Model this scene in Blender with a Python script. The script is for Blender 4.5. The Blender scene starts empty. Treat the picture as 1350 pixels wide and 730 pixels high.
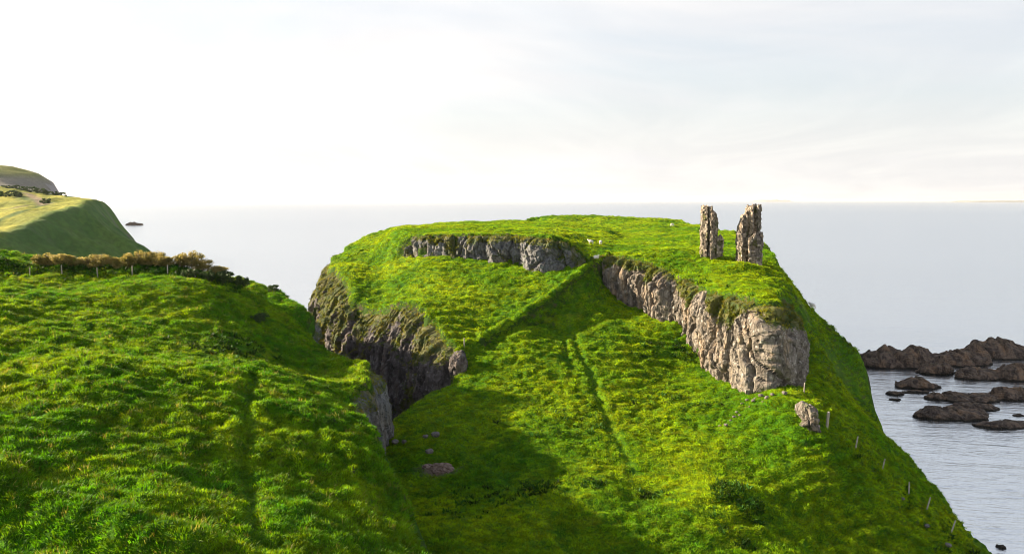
import bpy, bmesh, math, random
import numpy as np
from mathutils import Vector, Matrix

S = bpy.context.scene
COL = S.collection
R = math.radians

# ------------------------------------------------------------------ camera
F, CX, CY, HOR, CAMZ = 1123.0, 675.0, 365.0, 265.0, 35.0
TH = math.atan((CY - HOR) / F)
cam = bpy.data.cameras.new("camera")
cam.sensor_width = 36.0
cam.lens = 36.0 * F / 1350.0
cam.clip_start = 0.5
cam.clip_end = 200000
camo = bpy.data.objects.new("camera", cam)
camo.location = (0, 0, CAMZ)
camo.rotation_euler = (math.pi / 2 - TH, 0, 0)
COL.objects.link(camo)
S.camera = camo

# ------------------------------------------------------------------ light
SUN_AZ, SUN_EL = 286.0, 20.5      # compass style: 0 = straight ahead (+Y), 270 = left
sd = Vector((math.sin(R(SUN_AZ)) * math.cos(R(SUN_EL)), math.cos(R(SUN_AZ)) * math.cos(R(SUN_EL)), math.sin(R(SUN_EL))))
sun = bpy.data.lights.new("sun", 'SUN')
sun.energy = 5.0
sun.angle = R(1.0)
sun.color = (1.0, 0.82, 0.58)
suno = bpy.data.objects.new("sun", sun)
suno.rotation_euler = (-sd).to_track_quat('-Z', 'Y').to_euler()
suno.location = (-200, 50, 200)
COL.objects.link(suno)

W = bpy.data.worlds.new("World")
S.world = W
W.use_nodes = True
S.view_settings.view_transform = 'Standard'
S.view_settings.look = 'None'
S.view_settings.gamma = 1
S.view_settings.exposure = 1.9
S.cycles.filter_width = 1.0


class N:
    """tiny node-tree helper"""
    def __init__(self, tree):
        self.t = tree
        tree.nodes.clear()

    def __call__(self, kind, ins=None, **attrs):
        n = self.t.nodes.new(kind)
        for k, v in attrs.items():
            setattr(n, k, v)
        for k, v in (ins or {}).items():
            s = n.inputs[k]
            if isinstance(v, bpy.types.NodeSocket):
                self.t.links.new(v, s)
            elif isinstance(v, bpy.types.Node):
                self.t.links.new(v.outputs[0], s)
            else:
                if isinstance(v, (tuple, list)) and len(v) == 3 and s.type == 'RGBA':
                    v = (*v, 1.0)
                s.default_value = v
        return n

    def math(self, op, a, b=0.0, clamp=False):
        n = self('ShaderNodeMath', {0: a, 1: b}, operation=op)
        n.use_clamp = clamp
        return n.outputs[0]

    def mix(self, fac, a, b, blend='MIX'):
        n = self('ShaderNodeMix', data_type='RGBA', blend_type=blend)
        for idx, v in ((0, fac), (6, a), (7, b)):
            s = n.inputs[idx]
            if isinstance(v, bpy.types.NodeSocket):
                self.t.links.new(v, s)
            elif isinstance(v, (tuple, list)):
                s.default_value = (*v, 1.0)[:4]
            else:
                s.default_value = v
        return n.outputs[2]

    def ramp(self, fac, lo, hi):
        n = self('ShaderNodeMapRange', {0: fac, 1: lo, 2: hi}, interpolation_type='SMOOTHSTEP')
        return n.outputs[0]

    def noise(self, vec, scale, detail=4.0, rough=0.55, dist=0.0):
        n = self('ShaderNodeTexNoise', {'Scale': scale, 'Detail': detail, 'Roughness': rough, 'Distortion': dist})
        if vec is not None:
            self.t.links.new(vec, n.inputs['Vector'])
        return n.outputs['Fac']

    def vscale(self, vec, s):
        n = self('ShaderNodeMapping', {'Scale': s})
        self.t.links.new(vec, n.inputs['Vector'])
        return n.outputs[0]


# sky: Nishita seen through a thin, wide cover of high cloud
w = N(W.node_tree)
sky = w('ShaderNodeTexSky', sky_type='NISHITA')
sky.sun_disc = False
sky.sun_elevation = R(SUN_EL)
sky.sun_rotation = R(SUN_AZ)
sky.air_density = 1.0
sky.dust_density = 1.5
tc = w('ShaderNodeTexCoord')
g = tc.outputs['Generated']
sep = w('ShaderNodeSeparateXYZ', {0: g})
zc = w.math('ADD', w.math('MAXIMUM', sep.outputs[2], 0.0), 0.07)
cx = w.math('DIVIDE', sep.outputs[0], zc)
cy = w.math('DIVIDE', sep.outputs[1], zc)
cv = w('ShaderNodeCombineXYZ', {0: cx, 1: cy, 2: 0.0}).outputs[0]
n1 = w.noise(w.vscale(cv, (0.34, 0.26, 1)), 1.0, 5, 0.5, 1.2)
n2 = w.noise(w.vscale(cv, (0.16, 0.24, 1)), 1.0, 4, 0.5, 1.4)
cover = w.ramp(w.math('ADD', w.math('MULTIPLY', n1, 0.55), w.math('MULTIPLY', n2, 0.45)), 0.38, 0.58)
cover = w.math('ADD', w.math('MULTIPLY', cover, 0.36), 0.60)
cover = w.math('MULTIPLY', cover, w.ramp(sep.outputs[2], 1.1, 0.30))  # cover thinned overhead, out of view, to weaken sky fill on shaded slopes
lowz = w.ramp(sep.outputs[2], 0.30, 0.0)                # cover looks solid near the horizon
cover = w.math('MAXIMUM', cover, w.math('MULTIPLY', lowz, 0.95))
dotp = w('ShaderNodeVectorMath', {0: g, 1: tuple(sd)}, operation='DOT_PRODUCT').outputs['Value']
glow = w.ramp(dotp, -0.2, 1.0)
cloud = w.mix(glow, (5.0, 4.92, 4.86), (6.0, 5.75, 5.5))
thick = w.ramp(w.noise(w.vscale(cv, (0.5, 0.22, 1)), 1.0, 5, 0.55, 1.6), 0.30, 0.70)
cloud = w.mix(thick, w.mix(1.0, cloud, (0.86, 0.87, 0.90), 'MULTIPLY'), cloud)
skyc = w.mix(cover, sky.outputs[0], cloud)
bg = w('ShaderNodeBackground', {'Color': skyc, 'Strength': 0.055})
w('ShaderNodeOutputWorld', {'Surface': bg})

# ------------------------------------------------------------------ numeric helpers


def ray(px, py):
    r, u = (px - CX) / F, (CY - py) / F
    return np.array([r, math.cos(TH) + u * math.sin(TH), -math.sin(TH) + u * math.cos(TH)])


def at(px, py, Y):
    d = ray(px, py)
    t = Y / d[1]
    return np.array([d[0] * t, Y, CAMZ + d[2] * t])


def _hash(ix, iy, iz, seed):
    h = (ix.astype(np.int64) * 374761393 + iy.astype(np.int64) * 668265263 + iz.astype(np.int64) * 2147483647 + seed * 974634777) & 0xFFFFFFFF
    h = ((h ^ (h >> 13)) * 1274126177) & 0xFFFFFFFF
    h = ((h ^ (h >> 16)) * 2246822519) & 0xFFFFFFFF
    return ((h ^ (h >> 15)) & 0xFFFFFF) / float(0xFFFFFF)


def vn(x, y, z=None, seed=0):
    """value noise, -1..1"""
    x = np.asarray(x, float); y = np.asarray(y, float)
    z = np.zeros_like(x) if z is None else np.asarray(z, float)
    ix, iy, iz = np.floor(x), np.floor(y), np.floor(z)
    fx, fy, fz = x - ix, y - iy, z - iz
    sx, sy, sz = [f * f * f * (f * (f * 6 - 15) + 10) for f in (fx, fy, fz)]
    flat = not np.any(z)
    def c(a, b, d): return _hash(ix + a, iy + b, iz + d, seed)
    def lay(d):
        a = c(0, 0, d) * (1 - sx) + c(1, 0, d) * sx
        b = c(0, 1, d) * (1 - sx) + c(1, 1, d) * sx
        return a * (1 - sy) + b * sy
    v = lay(0)
    if not flat:
        v = v * (1 - sz) + lay(1) * sz
    return v * 2 - 1


def fbm(x, y, z=None, seed=0, octs=4, gain=0.5, lac=2.07):
    v, a, s = 0, 1.0, 0
    c, d = math.cos(0.6), math.sin(0.6)
    for o in range(octs):
        v = v + a * vn(x, y, z, seed + o * 17)
        s += a
        a *= gain
        x, y = (x * c - y * d) * lac, (x * d + y * c) * lac
        if z is not None:
            z = np.asarray(z) * lac
    return v / s * 1.6


def worley(x, y, seed=0, jit=0.9):
    """returns F1, F2, id in 0..1"""
    ix, iy = np.floor(x), np.floor(y)
    f1 = np.full(np.shape(x), 9.0); f2 = f1.copy(); idd = np.zeros(np.shape(x))
    zz = np.zeros_like(ix)
    for a in (-1, 0, 1):
        for b in (-1, 0, 1):
            cx_ = ix + a + 0.5 + jit * (_hash(ix + a, iy + b, zz, seed) - 0.5)
            cy_ = iy + b + 0.5 + jit * (_hash(ix + a, iy + b, zz, seed + 5) - 0.5)
            dd = np.hypot(x - cx_, y - cy_)
            hid = _hash(ix + a, iy + b, zz, seed + 9)
            near = dd < f1
            f2 = np.where(near, f1, np.minimum(f2, dd))
            idd = np.where(near, hid, idd)
            f1 = np.where(near, dd, f1)
    return f1, f2, idd


def sstep(t):
    t = np.clip(t, 0, 1)
    return t * t * (3 - 2 * t)


class TPS:
    def __init__(self, pts, lam=0.002):
        P = np.array(pts, float)
        self.c = P[:, :2] / 50.0
        n = len(P)
        K = self.k(self.c, self.c) + lam * np.eye(n)
        Q = np.hstack([np.ones((n, 1)), self.c])
        A = np.zeros((n + 3, n + 3))
        A[:n, :n] = K; A[:n, n:] = Q; A[n:, :n] = Q.T
        self.w = np.linalg.solve(A, np.concatenate([P[:, 2], np.zeros(3)]))

    @staticmethod
    def k(a, b):
        d2 = ((a[:, None, :] - b[None, :, :]) ** 2).sum(-1)
        return 0.5 * d2 * np.log(d2 + 1e-12)

    def __call__(self, x, y):
        shp = np.shape(x)
        q = np.stack([np.ravel(x), np.ravel(y)], 1) / 50.0
        out = np.zeros(len(q))
        for i in range(0, len(q), 40000):
            qq = q[i:i + 40000]
            out[i:i + 40000] = self.k(qq, self.c) @ self.w[:-3] + np.hstack([np.ones((len(qq), 1)), qq]) @ self.w[-3:]
        return out.reshape(shp)


def seg_dist(x, y, a, b):
    d = b - a
    t = np.clip(((x - a[0]) * d[0] + (y - a[1]) * d[1]) / max(1e-9, d @ d), 0, 1)
    return np.hypot(x - a[0] - t * d[0], y - a[1] - t * d[1]), t


def poly_sd(x, y, poly):
    """signed distance (inside > 0) and the width blended from the nearest edge; poly rows: x, y, width"""
    poly = np.array(poly, float)
    best = np.full(np.shape(x), 1e9); wid = np.zeros(np.shape(x)); ins = np.zeros(np.shape(x), bool)
    n = len(poly)
    for i in range(n):
        a, b = poly[i], poly[(i + 1) % n]
        d, t = seg_dist(x, y, a[:2], b[:2])
        m = d < best
        best = np.where(m, d, best)
        wid = np.where(m, a[2] * (1 - t) + b[2] * t, wid)
        if a[1] != b[1]:
            cr = ((a[1] > y) != (b[1] > y)) & (x < (b[0] - a[0]) * (y - a[1]) / (b[1] - a[1]) + a[0])
            ins ^= cr
    return np.where(ins, best, -best), wid


def line_dist(x, y, pl):
    pl = np.array(pl, float)[:, :2]
    best = np.full(np.shape(x), 1e9); side = np.zeros(np.shape(x)); par = np.zeros(np.shape(x))
    for i in range(len(pl) - 1):
        d, t = seg_dist(x, y, pl[i], pl[i + 1])
        m = d < best
        best = np.where(m, d, best)
        e = pl[i + 1] - pl[i]
        side = np.where(m, np.sign(e[0] * (y - pl[i][1]) - e[1] * (x - pl[i][0])), side)
        par = np.where(m, i + t, par)
    return best, side, par


# ------------------------------------------------------------------ terrain definition
A = lambda L: [at(*p) for p in L]

BASE = A([(785, 343, 136), (778, 325, 150), (850, 318, 162), (830, 304, 200), (800, 294, 235), (900, 294, 228), (880, 308, 182), (700, 292, 245),
          (960, 305, 195), (960, 310, 165), (785, 370, 127), (640, 462, 110), (610, 500, 104), (520, 545, 96), (560, 575, 90), (577, 622, 83),
          (640, 560, 92), (640, 640, 79), (700, 500, 102), (700, 590, 86), (760, 440, 114.5), (720, 440, 116), (800, 500, 103), (860, 430, 115.5),
          (900, 480, 108), (930, 510, 101), (820, 420, 119), (815, 395, 128.5), (855, 405, 124.5), (905, 417, 117), (922, 455, 111.5),
          (945, 490, 104.5), (985, 516, 98), (1030, 510, 94.5), (1068, 512, 95.5), (800, 560, 91), (800, 640, 77), (900, 580, 86.5),
          (960, 527, 96), (1070, 562, 86.5), (1090, 566, 88), (1128, 591, 86.5), (1165, 621, 85), (1197, 656, 82.5), (1222, 674, 81.5),
          (1255, 706, 78), (1000, 600, 83), (930, 575, 87.5), (1000, 640, 77.5), (1100, 650, 79.5), (1000, 680, 73.5), (1100, 700, 74.5), (900, 650, 75.5), (900, 720, 68), (750, 725, 67), (640, 725, 66), (560, 700, 68), (755, 386, 123.4), (700, 422, 116), (782, 356, 130), (803, 382, 131), (808, 390, 129.8),
          (1250, 740, 75), (1066, 420, 112), (1100, 470, 112), (1120, 520, 111), (1158, 558, 112), (1212, 610, 101), (1250, 662, 91),
          (1298, 722, 81), (1130, 441, 119), (1065, 400, 118), (1035, 362, 124), (1015, 340, 132), (700, 640, 77), (860, 660, 77)]) + \
    [np.array(p, float) for p in [(0, 40, 8.5), (30, 45, 8), (-12, 40, 8.5), (-22, 100, 5.5), (-27, 112, 2.5), (-36, 135, -2), (-42, 150, -4),
                                  (-30, 95, 2), (0, 15, 7), (35, 20, 6)]]
base_f = TPS(BASE)

SHELF_BRINK = [(604, 466, 108.5, 2.2), (585, 442, 112, 3.2), (562, 415, 117, 3.2), (540, 398, 121, 3.2), (518, 402, 124, 3.2), (494, 404, 129, 3.2), (472, 394, 132, 3.2),
               (458, 380, 136, 3.2), (448, 358, 143, 3.0), (438, 351, 149, 3.0), (436, 346, 156, 3.0), (442, 338, 166, 3.0)]
SHELF_BACK = [(448, 331, 172, 4), (462, 318, 178, 5), (500, 303, 192, 5), (540, 296, 210, 6), (600, 293, 238, 6), (700, 291, 258, 6)]
BANK = [(800, 345, 134, 1.7), (786, 354, 130, 1.7), (745, 378, 124, 1.7), (690, 415, 116.5, 1.7), (640, 445, 112, 1.7)]
shelf_f = TPS(A([p[:3] for p in SHELF_BRINK + SHELF_BACK]) +
              A([(640, 440, 114), (700, 397, 121), (690, 408, 118), (745, 370, 126), (640, 356, 134), (560, 350, 137), (700, 364, 129), (770, 351, 130.5), (600, 347, 137),
                 (560, 385, 127), (600, 400, 122), (500, 365, 139), (505, 338, 150), (470, 335, 155), (455, 350, 152), (600, 300, 170), (700, 300, 180),
                 (790, 343, 136), (780, 325, 150), (540, 312, 158)]))

TOP_BRINK = [(536, 303, 153, 8.0), (556, 308, 145, 1.2), (600, 307, 142, 1.2), (640, 306, 140, 1.2), (690, 307, 138, 1.2), (703, 309, 134.5, 1.2), (724, 307, 133, 1.2), (752, 317, 132, 1.2),
             (778, 345, 131, 1.6)]
TOP_BACK = [(776, 332, 146, 5), (800, 304, 190, 8), (720, 292, 250, 8), (600, 293, 232, 8), (540, 296, 200, 6)]
top_f = TPS(A([p[:3] for p in TOP_BRINK + TOP_BACK]) + A([(600, 296, 185), (690, 291, 230), (700, 300, 170), (650, 297, 178), (740, 303, 160)]))

ROCK_BRINK = [(806, 334, 134, 1.6), (818, 336, 130.5, 1.4), (850, 341, 126.5, 1.4), (880, 349, 122.5, 1.4), (905, 358, 118.5, 1.4), (930, 371, 113, 1.5), (960, 379, 106, 1.5),
              (1000, 389, 99.5, 1.5), (1018, 390, 98.5, 1.5), (1032, 399, 100, 2)]
ROCK_BACK = [(1033, 386, 107, 3), (1034, 364, 116, 4), (1018, 347, 126, 4), (1002, 322, 142, 5), (960, 312, 165, 8), (850, 322, 152, 8), (812, 330, 139, 5)]
rock_f = TPS(A([p[:3] for p in ROCK_BRINK + ROCK_BACK]) + A([(938, 335, 127), (993, 344, 122.5), (900, 330, 131), (850, 327, 136), (960, 358, 115), (1000, 368, 108), (1030, 376, 103)]))

HILL_BRINK = [(600, 790, 42, 5), (548, 729, 50, 4), (530, 672, 56, 4), (512, 622, 62, 3.5), (492, 575, 67.5, 3), (470, 545, 72, 3), (458, 535, 78, 3), (476, 512, 84, 1.4), (486, 492, 87, 1.3),
              (489, 481, 89, 1.3), (484, 472, 93, 1.6), (465, 468, 97, 2), (436, 462, 101, 2), (416, 444, 106, 1.6), (412, 413, 110, 1.4), (395, 400, 113, 3), (365, 381, 118, 5),
              (330, 372, 123, 6), (290, 362, 134, 8)]
hill_world = [(-75, 138, 20), (-140, 140, 25), (-260, 140, 30), (-260, -30, 10), (-6, -30, 10)]
HILL = A([p[:3] for p in HILL_BRINK]) + \
    A([(0, 720, 40), (300, 700, 43), (480, 690, 50), (400, 640, 55), (430, 520, 76), (300, 440, 87), (250, 440, 86), (400, 408, 110), (330, 384, 113), (0, 380, 95), (150, 382, 97), (290, 377, 104),
       (0, 500, 62), (150, 500, 64), (300, 560, 59), (0, 600, 48), (150, 600, 50), (330, 480, 78), (420, 475, 94), (350, 425, 101), (380, 450, 97), (380, 500, 78),
       (440, 495, 90), (410, 485, 91), (470, 490, 89), (470, 600, 61), (180, 690, 42), (60, 365, 106), (170, 366, 107), (300, 376, 109), (60, 352, 114), (170, 353, 116), (0, 440, 76)]) + \
    [np.array(p, float) for p in [(-75, 110, 29), (-80, 60, 26), (-60, 40, 23), (-30, 15, 19), (-110, 120, 33), (-110, 60, 31), (-75, 150, 22), (-140, 150, 27), (-140, 180, 24), (-10, 20, 16)]]
hill_f = TPS(HILL)

P_BASE = [(*at(*p)[:2], w_) for p, w_ in [((1335, 765, 74), 5), ((1300, 726, 80.5), 2.5), ((1250, 663, 91), 2.5), ((1212, 611, 101), 2.5), ((1165, 570, 109.5), 3), ((1160, 555, 112), 3), ((1146, 490, 115), 3), ((1130, 440, 119), 4),
          ((1065, 400, 119), 5), ((1035, 362, 125), 5), ((1016, 340, 133), 5), ((1000, 312, 160), 6), ((985, 305, 185), 6), ((960, 298, 205), 6), ((900, 290, 240), 8), ((780, 289, 258), 8), ((700, 286, 262), 8)]] + \
    [(-10, 240, 8), (-15, 160, 6), (-3, 130, 3)] + [(*at(*p)[:2], w_) for p, w_ in [((640, 440, 113), 2.5), ((606, 474, 107.5), 2.5), ((560, 508, 101.5), 2.5), ((514, 543, 96), 2.5), ((505, 565, 90), 2.5)]] + [(-18, 78, 4), (-22, 60, 4), (-20, 0, 6), (45, 0, 6)]
P_FLOOR = [(-10, 112, 6), (-14, 90, 6), (-30, 80, 6), (-45, 110, 6), (-36, 150, 14), (-20, 140, 6)]
floor_f = TPS([np.array(q, float) for q in [(-14, 98, 4), (-22, 108, 1.5), (-30, 125, -0.5), (-36, 145, -3), (-25, 90, 4)]])
P_SHELF = [(*at(*p[:3])[:2], p[3]) for p in SHELF_BRINK + SHELF_BACK] + [(*at(790, 300, 200)[:2], 8)] + [(*at(*p[:3])[:2], p[3]) for p in BANK]
P_TOP = [(*at(*p[:3])[:2], p[3]) for p in TOP_BRINK + TOP_BACK]
P_ROCK = [(*at(*p[:3])[:2], p[3]) for p in ROCK_BRINK + ROCK_BACK]
P_HILL = [(*at(*p[:3])[:2], p[3]) for p in HILL_BRINK] + hill_world

PATHS = [A([(772, 372, 126), (757, 395, 122), (752, 430, 116), (762, 460, 111), (778, 500, 104), (792, 540, 96), (806, 570, 90), (840, 612, 82)]),
         A([(768, 372, 126), (742, 400, 121), (742, 440, 115), (748, 480, 107)]),
         A([(640, 600, 85), (700, 655, 75), (760, 700, 66), (830, 735, 61)])]
HPATHS = [A([(335, 500, 74), (330, 545, 65), (320, 590, 56), (325, 640, 50), (345, 700, 43.5)]),
          A([(255, 440, 86), (285, 470, 79), (310, 490, 75)]), A([(315, 440, 87), (325, 470, 80)])]
HEDGE_LINE = [(-140, 111.5), (-85, 109.5)] + [tuple(at(*p)[:2]) for p in [(0, 350, 109), (60, 352, 109), (170, 358, 109), (290, 368, 109), (330, 376, 108)]]


def land(x, y):
    """smooth heights: (z, mask of the left hill)"""
    wx = x + 0.5 * fbm(x / 2.6, y / 2.6, seed=91, octs=3)
    wy = y + 0.5 * fbm(x / 2.6, y / 2.6, seed=92, octs=3)
    h = np.full(np.shape(x), -5.0)
    hill_m = None
    for f, poly in ((floor_f, P_FLOOR), (base_f, P_BASE), (shelf_f, P_SHELF), (top_f, P_TOP), (rock_f, P_ROCK), (hill_f, P_HILL)):
        if f is base_f:
            sdist, wid = poly_sd(wx + 1.3 * fbm(x / 8, y / 8, seed=93, octs=3), wy + 1.3 * fbm(x / 8, y / 8, seed=94, octs=3), poly)
        else:
            sdist, wid = poly_sd(wx, wy, poly)
        m = sstep((sdist + wid) / np.maximum(wid, 0.1))
        near = m > 0
        z = np.zeros(np.shape(x))
        if np.any(near):
            z[near] = f(x[near], y[near])
        if f is shelf_f or f is top_f or f is rock_f:
            z = np.where(near, np.maximum(z, h), z) if f is not shelf_f else z
        h = h * (1 - m) + z * m
        if f is hill_f:
            hill_m = m
    return h, hill_m


def ground(x, y):
    x = np.asarray(x, float); y = np.asarray(y, float)
    shp = np.shape(x)
    x = np.ravel(x); y = np.ravel(y)
    h, hm = land(x, y)
    e = 0.6
    gx = (land(x + e, y)[0] - h) / e
    gy = (land(x, y + e)[0] - h) / e
    slope = np.hypot(gx, gy)
    flat = 1 - sstep((slope - 1.0) / 1.2)
    # large roll, mounds, tussocks, terracettes
    big = 0.55 * fbm(x / 11, y / 11, seed=3, octs=2)
    wxx = x + 0.6 * vn(x / 1.7, y / 1.7, seed=40); wyy = y + 0.6 * vn(x / 1.7, y / 1.7, seed=41)
    mound = np.abs(fbm(wxx / 3.2, wyy / 3.2, seed=5, octs=2))
    w1 = worley(wxx / 1.05, wyy / 1.05, seed=7)
    w2 = worley(wxx / 0.58, wyy / 0.58, seed=8)
    tus = np.sqrt(np.clip(1 - (w1[0] / 0.72) ** 2, 0, 1)) * (0.35 + 0.9 * w1[2]) * 0.75 + np.sqrt(np.clip(1 - (w2[0] / 0.7) ** 2, 0, 1)) * 0.28 * (0.4 + w2[2])
    rough = 0.6 + 0.5 * vn(x / 16, y / 16, seed=9)
    far = 1.0
    terr = np.sin((h + 0.5 * fbm(x / 5, y / 5, seed=12, octs=2)) * 2 * np.pi / 0.85)
    sl = sstep((slope - 0.12) / 0.35)
    d = big * 0.8 + flat * ((0.10 + 0.22 * hm) * mound + (0.34 + 0.17 * hm) * tus * (0.5 + rough) + 0.17 * terr * sl * (1 - 0.6 * hm)) - 0.58
    # worn tracks
    tr = np.zeros(np.shape(x))
    for pl in PATHS + HPATHS:
        dd, _, _ = line_dist(x + 0.35 * vn(x / 2, y / 2, seed=61), y, pl)
        tr = np.maximum(tr, 1 - sstep(dd / 0.85))
    d = d * (1 - 0.55 * tr) - 0.5 * tr
    # the bank under the hedge
    dd, _, par = line_dist(x, y, HEDGE_LINE)
    d = d + 0.9 * (1 - sstep((dd - 0.6) / 2.2)) * hm
    # lip of the old earth bank beside the ditch
    bl = np.array(A([p[:3] for p in BANK]))
    dd, side, _ = line_dist(x + 0.4 * vn(x / 3, y / 3, seed=66), y, bl)
    lip = np.exp(-((dd - 0.7) / 0.65) ** 2)
    d = d + np.where(side < 0, 0.75, -0.6) * lip * (1 - hm)
    tl = np.array(A([(505, 318, 158), (490, 345, 150), (486, 372, 142), (492, 396, 132)]))
    dd, _, _ = line_dist(x, y, tl)
    d = d - 0.6 * np.exp(-(dd / 3.6) ** 2) * (1 - hm) * (h > 4)
    tl = np.array(A([(450, 340, 158), (462, 365, 145), (466, 392, 136)]))
    dd, _, _ = line_dist(x, y, tl)
    d = d + 0.7 * np.exp(-(dd / 2.6) ** 2) * (1 - hm) * (h > 4)
    nr = np.array(A([(-40, 628, 46), (0, 642, 44.5), (100, 668, 42.8), (200, 693, 41.2), (330, 726, 40)]))
    dd, side, _ = line_dist(x + 0.5 * vn(x / 2, y / 2, seed=68), y, nr)
    d = d + 0.75 * np.exp(-(dd / 1.3) ** 2) * hm - 0.5 * np.exp(-((dd - 1.8) / 1.2) ** 2) * hm * (side < 0)
    tw = at(985, 352, 119.5)
    d = d + 0.85 * np.exp(-((x - tw[0]) / 4.0) ** 2 - ((y - tw[1]) / 1.7) ** 2)
    # bare soil scrape
    sp = at(577, 622, 83)
    q = np.hypot((x - sp[0] - 0.7) / 1.9, (y - sp[1] - 2.3) / 1.3)
    d = d - 1.1 * np.exp(-q ** 2 * 1.5)
    d = np.where(h < -0.5, np.minimum(d, 0.1), d)
    return [v.reshape(shp) for v in (h + d, hm, slope, tr)]


def gz(x, y):
    return float(ground(np.array([x]), np.array([y]))[0][0])


def hit(px, py, y0=38, y1=260):
    """where the line of sight meets the ground"""
    d = ray(px, py)
    Y = np.arange(y0, y1, 0.25)
    X = d[0] / d[1] * Y
    Z = CAMZ + d[2] / d[1] * Y
    g_ = ground(X, Y)[0]
    k = np.argmax(g_ >= Z)
    return Vector((X[k], Y[k], g_[k]))


# ------------------------------------------------------------------ mesh helpers
def mesh_np(name, verts, faces, mats, smooth=True, attrs=None):
    me = bpy.data.meshes.new(name)
    verts = np.asarray(verts, np.float32); faces = np.asarray(faces, np.int32)
    k = faces.shape[1]
    me.vertices.add(len(verts)); me.vertices.foreach_set('co', verts.ravel())
    me.loops.add(faces.size); me.loops.foreach_set('vertex_index', faces.ravel())
    me.polygons.add(len(faces))
    me.polygons.foreach_set('loop_start', np.arange(len(faces), dtype=np.int32) * k)
    try:
        me.polygons.foreach_set('loop_total', np.full(len(faces), k, np.int32))
    except Exception:
        pass
    me.update(calc_edges=True)
    me.validate()
    for nm, v in (attrs or {}).items():
        a = me.attributes.new(nm, 'FLOAT', 'POINT')
        a.data.foreach_set('value', np.asarray(v, np.float32).ravel())
    me.polygons.foreach_set('use_smooth', np.full(len(me.polygons), smooth))
    for m in (mats if isinstance(mats, (list, tuple)) else [mats]):
        me.materials.append(m)
    return me


def link(name, me, parent=None, loc=None, kind=None, label=None, cat=None, group=None, rz=None):
    o = bpy.data.objects.new(name, me)
    COL.objects.link(o)
    if parent: o.parent = parent
    if loc is not None: o.location = loc
    if rz is not None: o.rotation_euler.z = rz
    if kind: o['kind'] = kind
    if label: o['label'] = label
    if cat: o['category'] = cat
    if group: o['group'] = group
    return o


def grid_faces(nu, nv, wrap=False):
    i = np.arange(nu if wrap else nu - 1)[:, None]; j = np.arange(nv - 1)[None, :]
    i2 = (i + 1) % nu
    return np.stack([i * nv + j, i2 * nv + j, i2 * nv + j + 1, i * nv + j + 1], -1).reshape(-1, 4)


# ------------------------------------------------------------------ materials
def new_mat(name):
    m = bpy.data.materials.new(name)
    m.use_nodes = True
    return m, N(m.node_tree)


def pos(n): return n('ShaderNodeNewGeometry').outputs['Position']


def bump(n, h, strength, dist):
    return n('ShaderNodeBump', {'Strength': strength, 'Distance': dist, 'Height': h}).outputs[0]


def grass_colour(n, p, dark, mid, lit, straw, straw_amt=0.5, med_amt=0.75):
    big = n.ramp(n.noise(p, 0.09, 3), 0.35, 0.65)
    med = n.ramp(n.noise(p, 0.55, 3), 0.35, 0.68)
    c = n.mix(big, mid, lit)
    c = n.mix(n.math('MULTIPLY', med, med_amt), c, dark)
    st = n.ramp(n.noise(n.vscale(p, (1, 1, 1.7)), 0.33, 4, 0.65), 0.58, 0.74)
    return n.mix(n.math('MULTIPLY', st, straw_amt), c, straw)


G_DARK, G_MID, G_LIT, G_STRAW = (0.026, 0.118, 0.003), (0.080, 0.215, 0.003), (0.175, 0.30, 0.003), (0.28, 0.28, 0.020)


def mat_turf():
    m, n = new_mat("turf")
    p = pos(n)
    c = grass_colour(n, p, G_DARK, G_MID, G_LIT, G_STRAW, 0.35)
    fine = n.noise(p, 4.5, 5, 0.7)
    c = n.mix(n.ramp(fine, 0.3, 0.7), n.mix(0.75, c, (0.010, 0.028, 0.003)), c)
    nz = n('ShaderNodeSeparateXYZ', {0: n('ShaderNodeNewGeometry').outputs['True Normal']}).outputs[2]
    soil = n.mix(n.noise(p, 1.7, 5), (0.04, 0.05, 0.02), (0.10, 0.085, 0.05))
    soil = n.mix(n.ramp(n.noise(p, 0.9, 4), 0.35, 0.5), soil, (0.03, 0.065, 0.008))
    steep = n.ramp(nz, 0.52, 0.34)
    c = n.mix(steep, c, soil)
    a = n('ShaderNodeAttribute', attribute_name='bare').outputs['Fac']
    c = n.mix(a, c, n.mix(fine, (0.10, 0.065, 0.05), (0.21, 0.15, 0.125)))
    b = n('ShaderNodeBsdfPrincipled', {'Base Color': c, 'Roughness': 0.9, 'Specular IOR Level': 0.08, 'Normal': bump(n, fine, 0.7, 0.25)})
    n('ShaderNodeOutputMaterial', {'Surface': b})
    return m


def mat_blade(name, dark, mid, lit, straw, straw_amt, trans=0.33, med_amt=0.75):
    m, n = new_mat(name)
    p = pos(n)
    c = grass_colour(n, p, dark, mid, lit, straw, straw_amt, med_amt)
    rnd = n('ShaderNodeObjectInfo').outputs['Random']
    hsv = n('ShaderNodeHueSaturation', {'Hue': n.math('ADD', 0.485, n.math('MULTIPLY', rnd, 0.03)), 'Value': n.math('ADD', 0.42, n.math('MULTIPLY', rnd, 1.1)), 'Color': c}).outputs[0]
    b = n('ShaderNodeBsdfPrincipled', {'Base Color': hsv, 'Roughness': 0.6, 'Specular IOR Level': 0.10})
    tcol = n.mix(1.0, hsv, (2.3, 1.7, 0.6), 'MULTIPLY')
    t = n('ShaderNodeBsdfTranslucent', {'Color': tcol})
    mx = n('ShaderNodeMixShader', {0: trans, 1: b.outputs[0], 2: t.outputs[0]})
    n('ShaderNodeOutputMaterial', {'Surface': mx})
    return m


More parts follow.
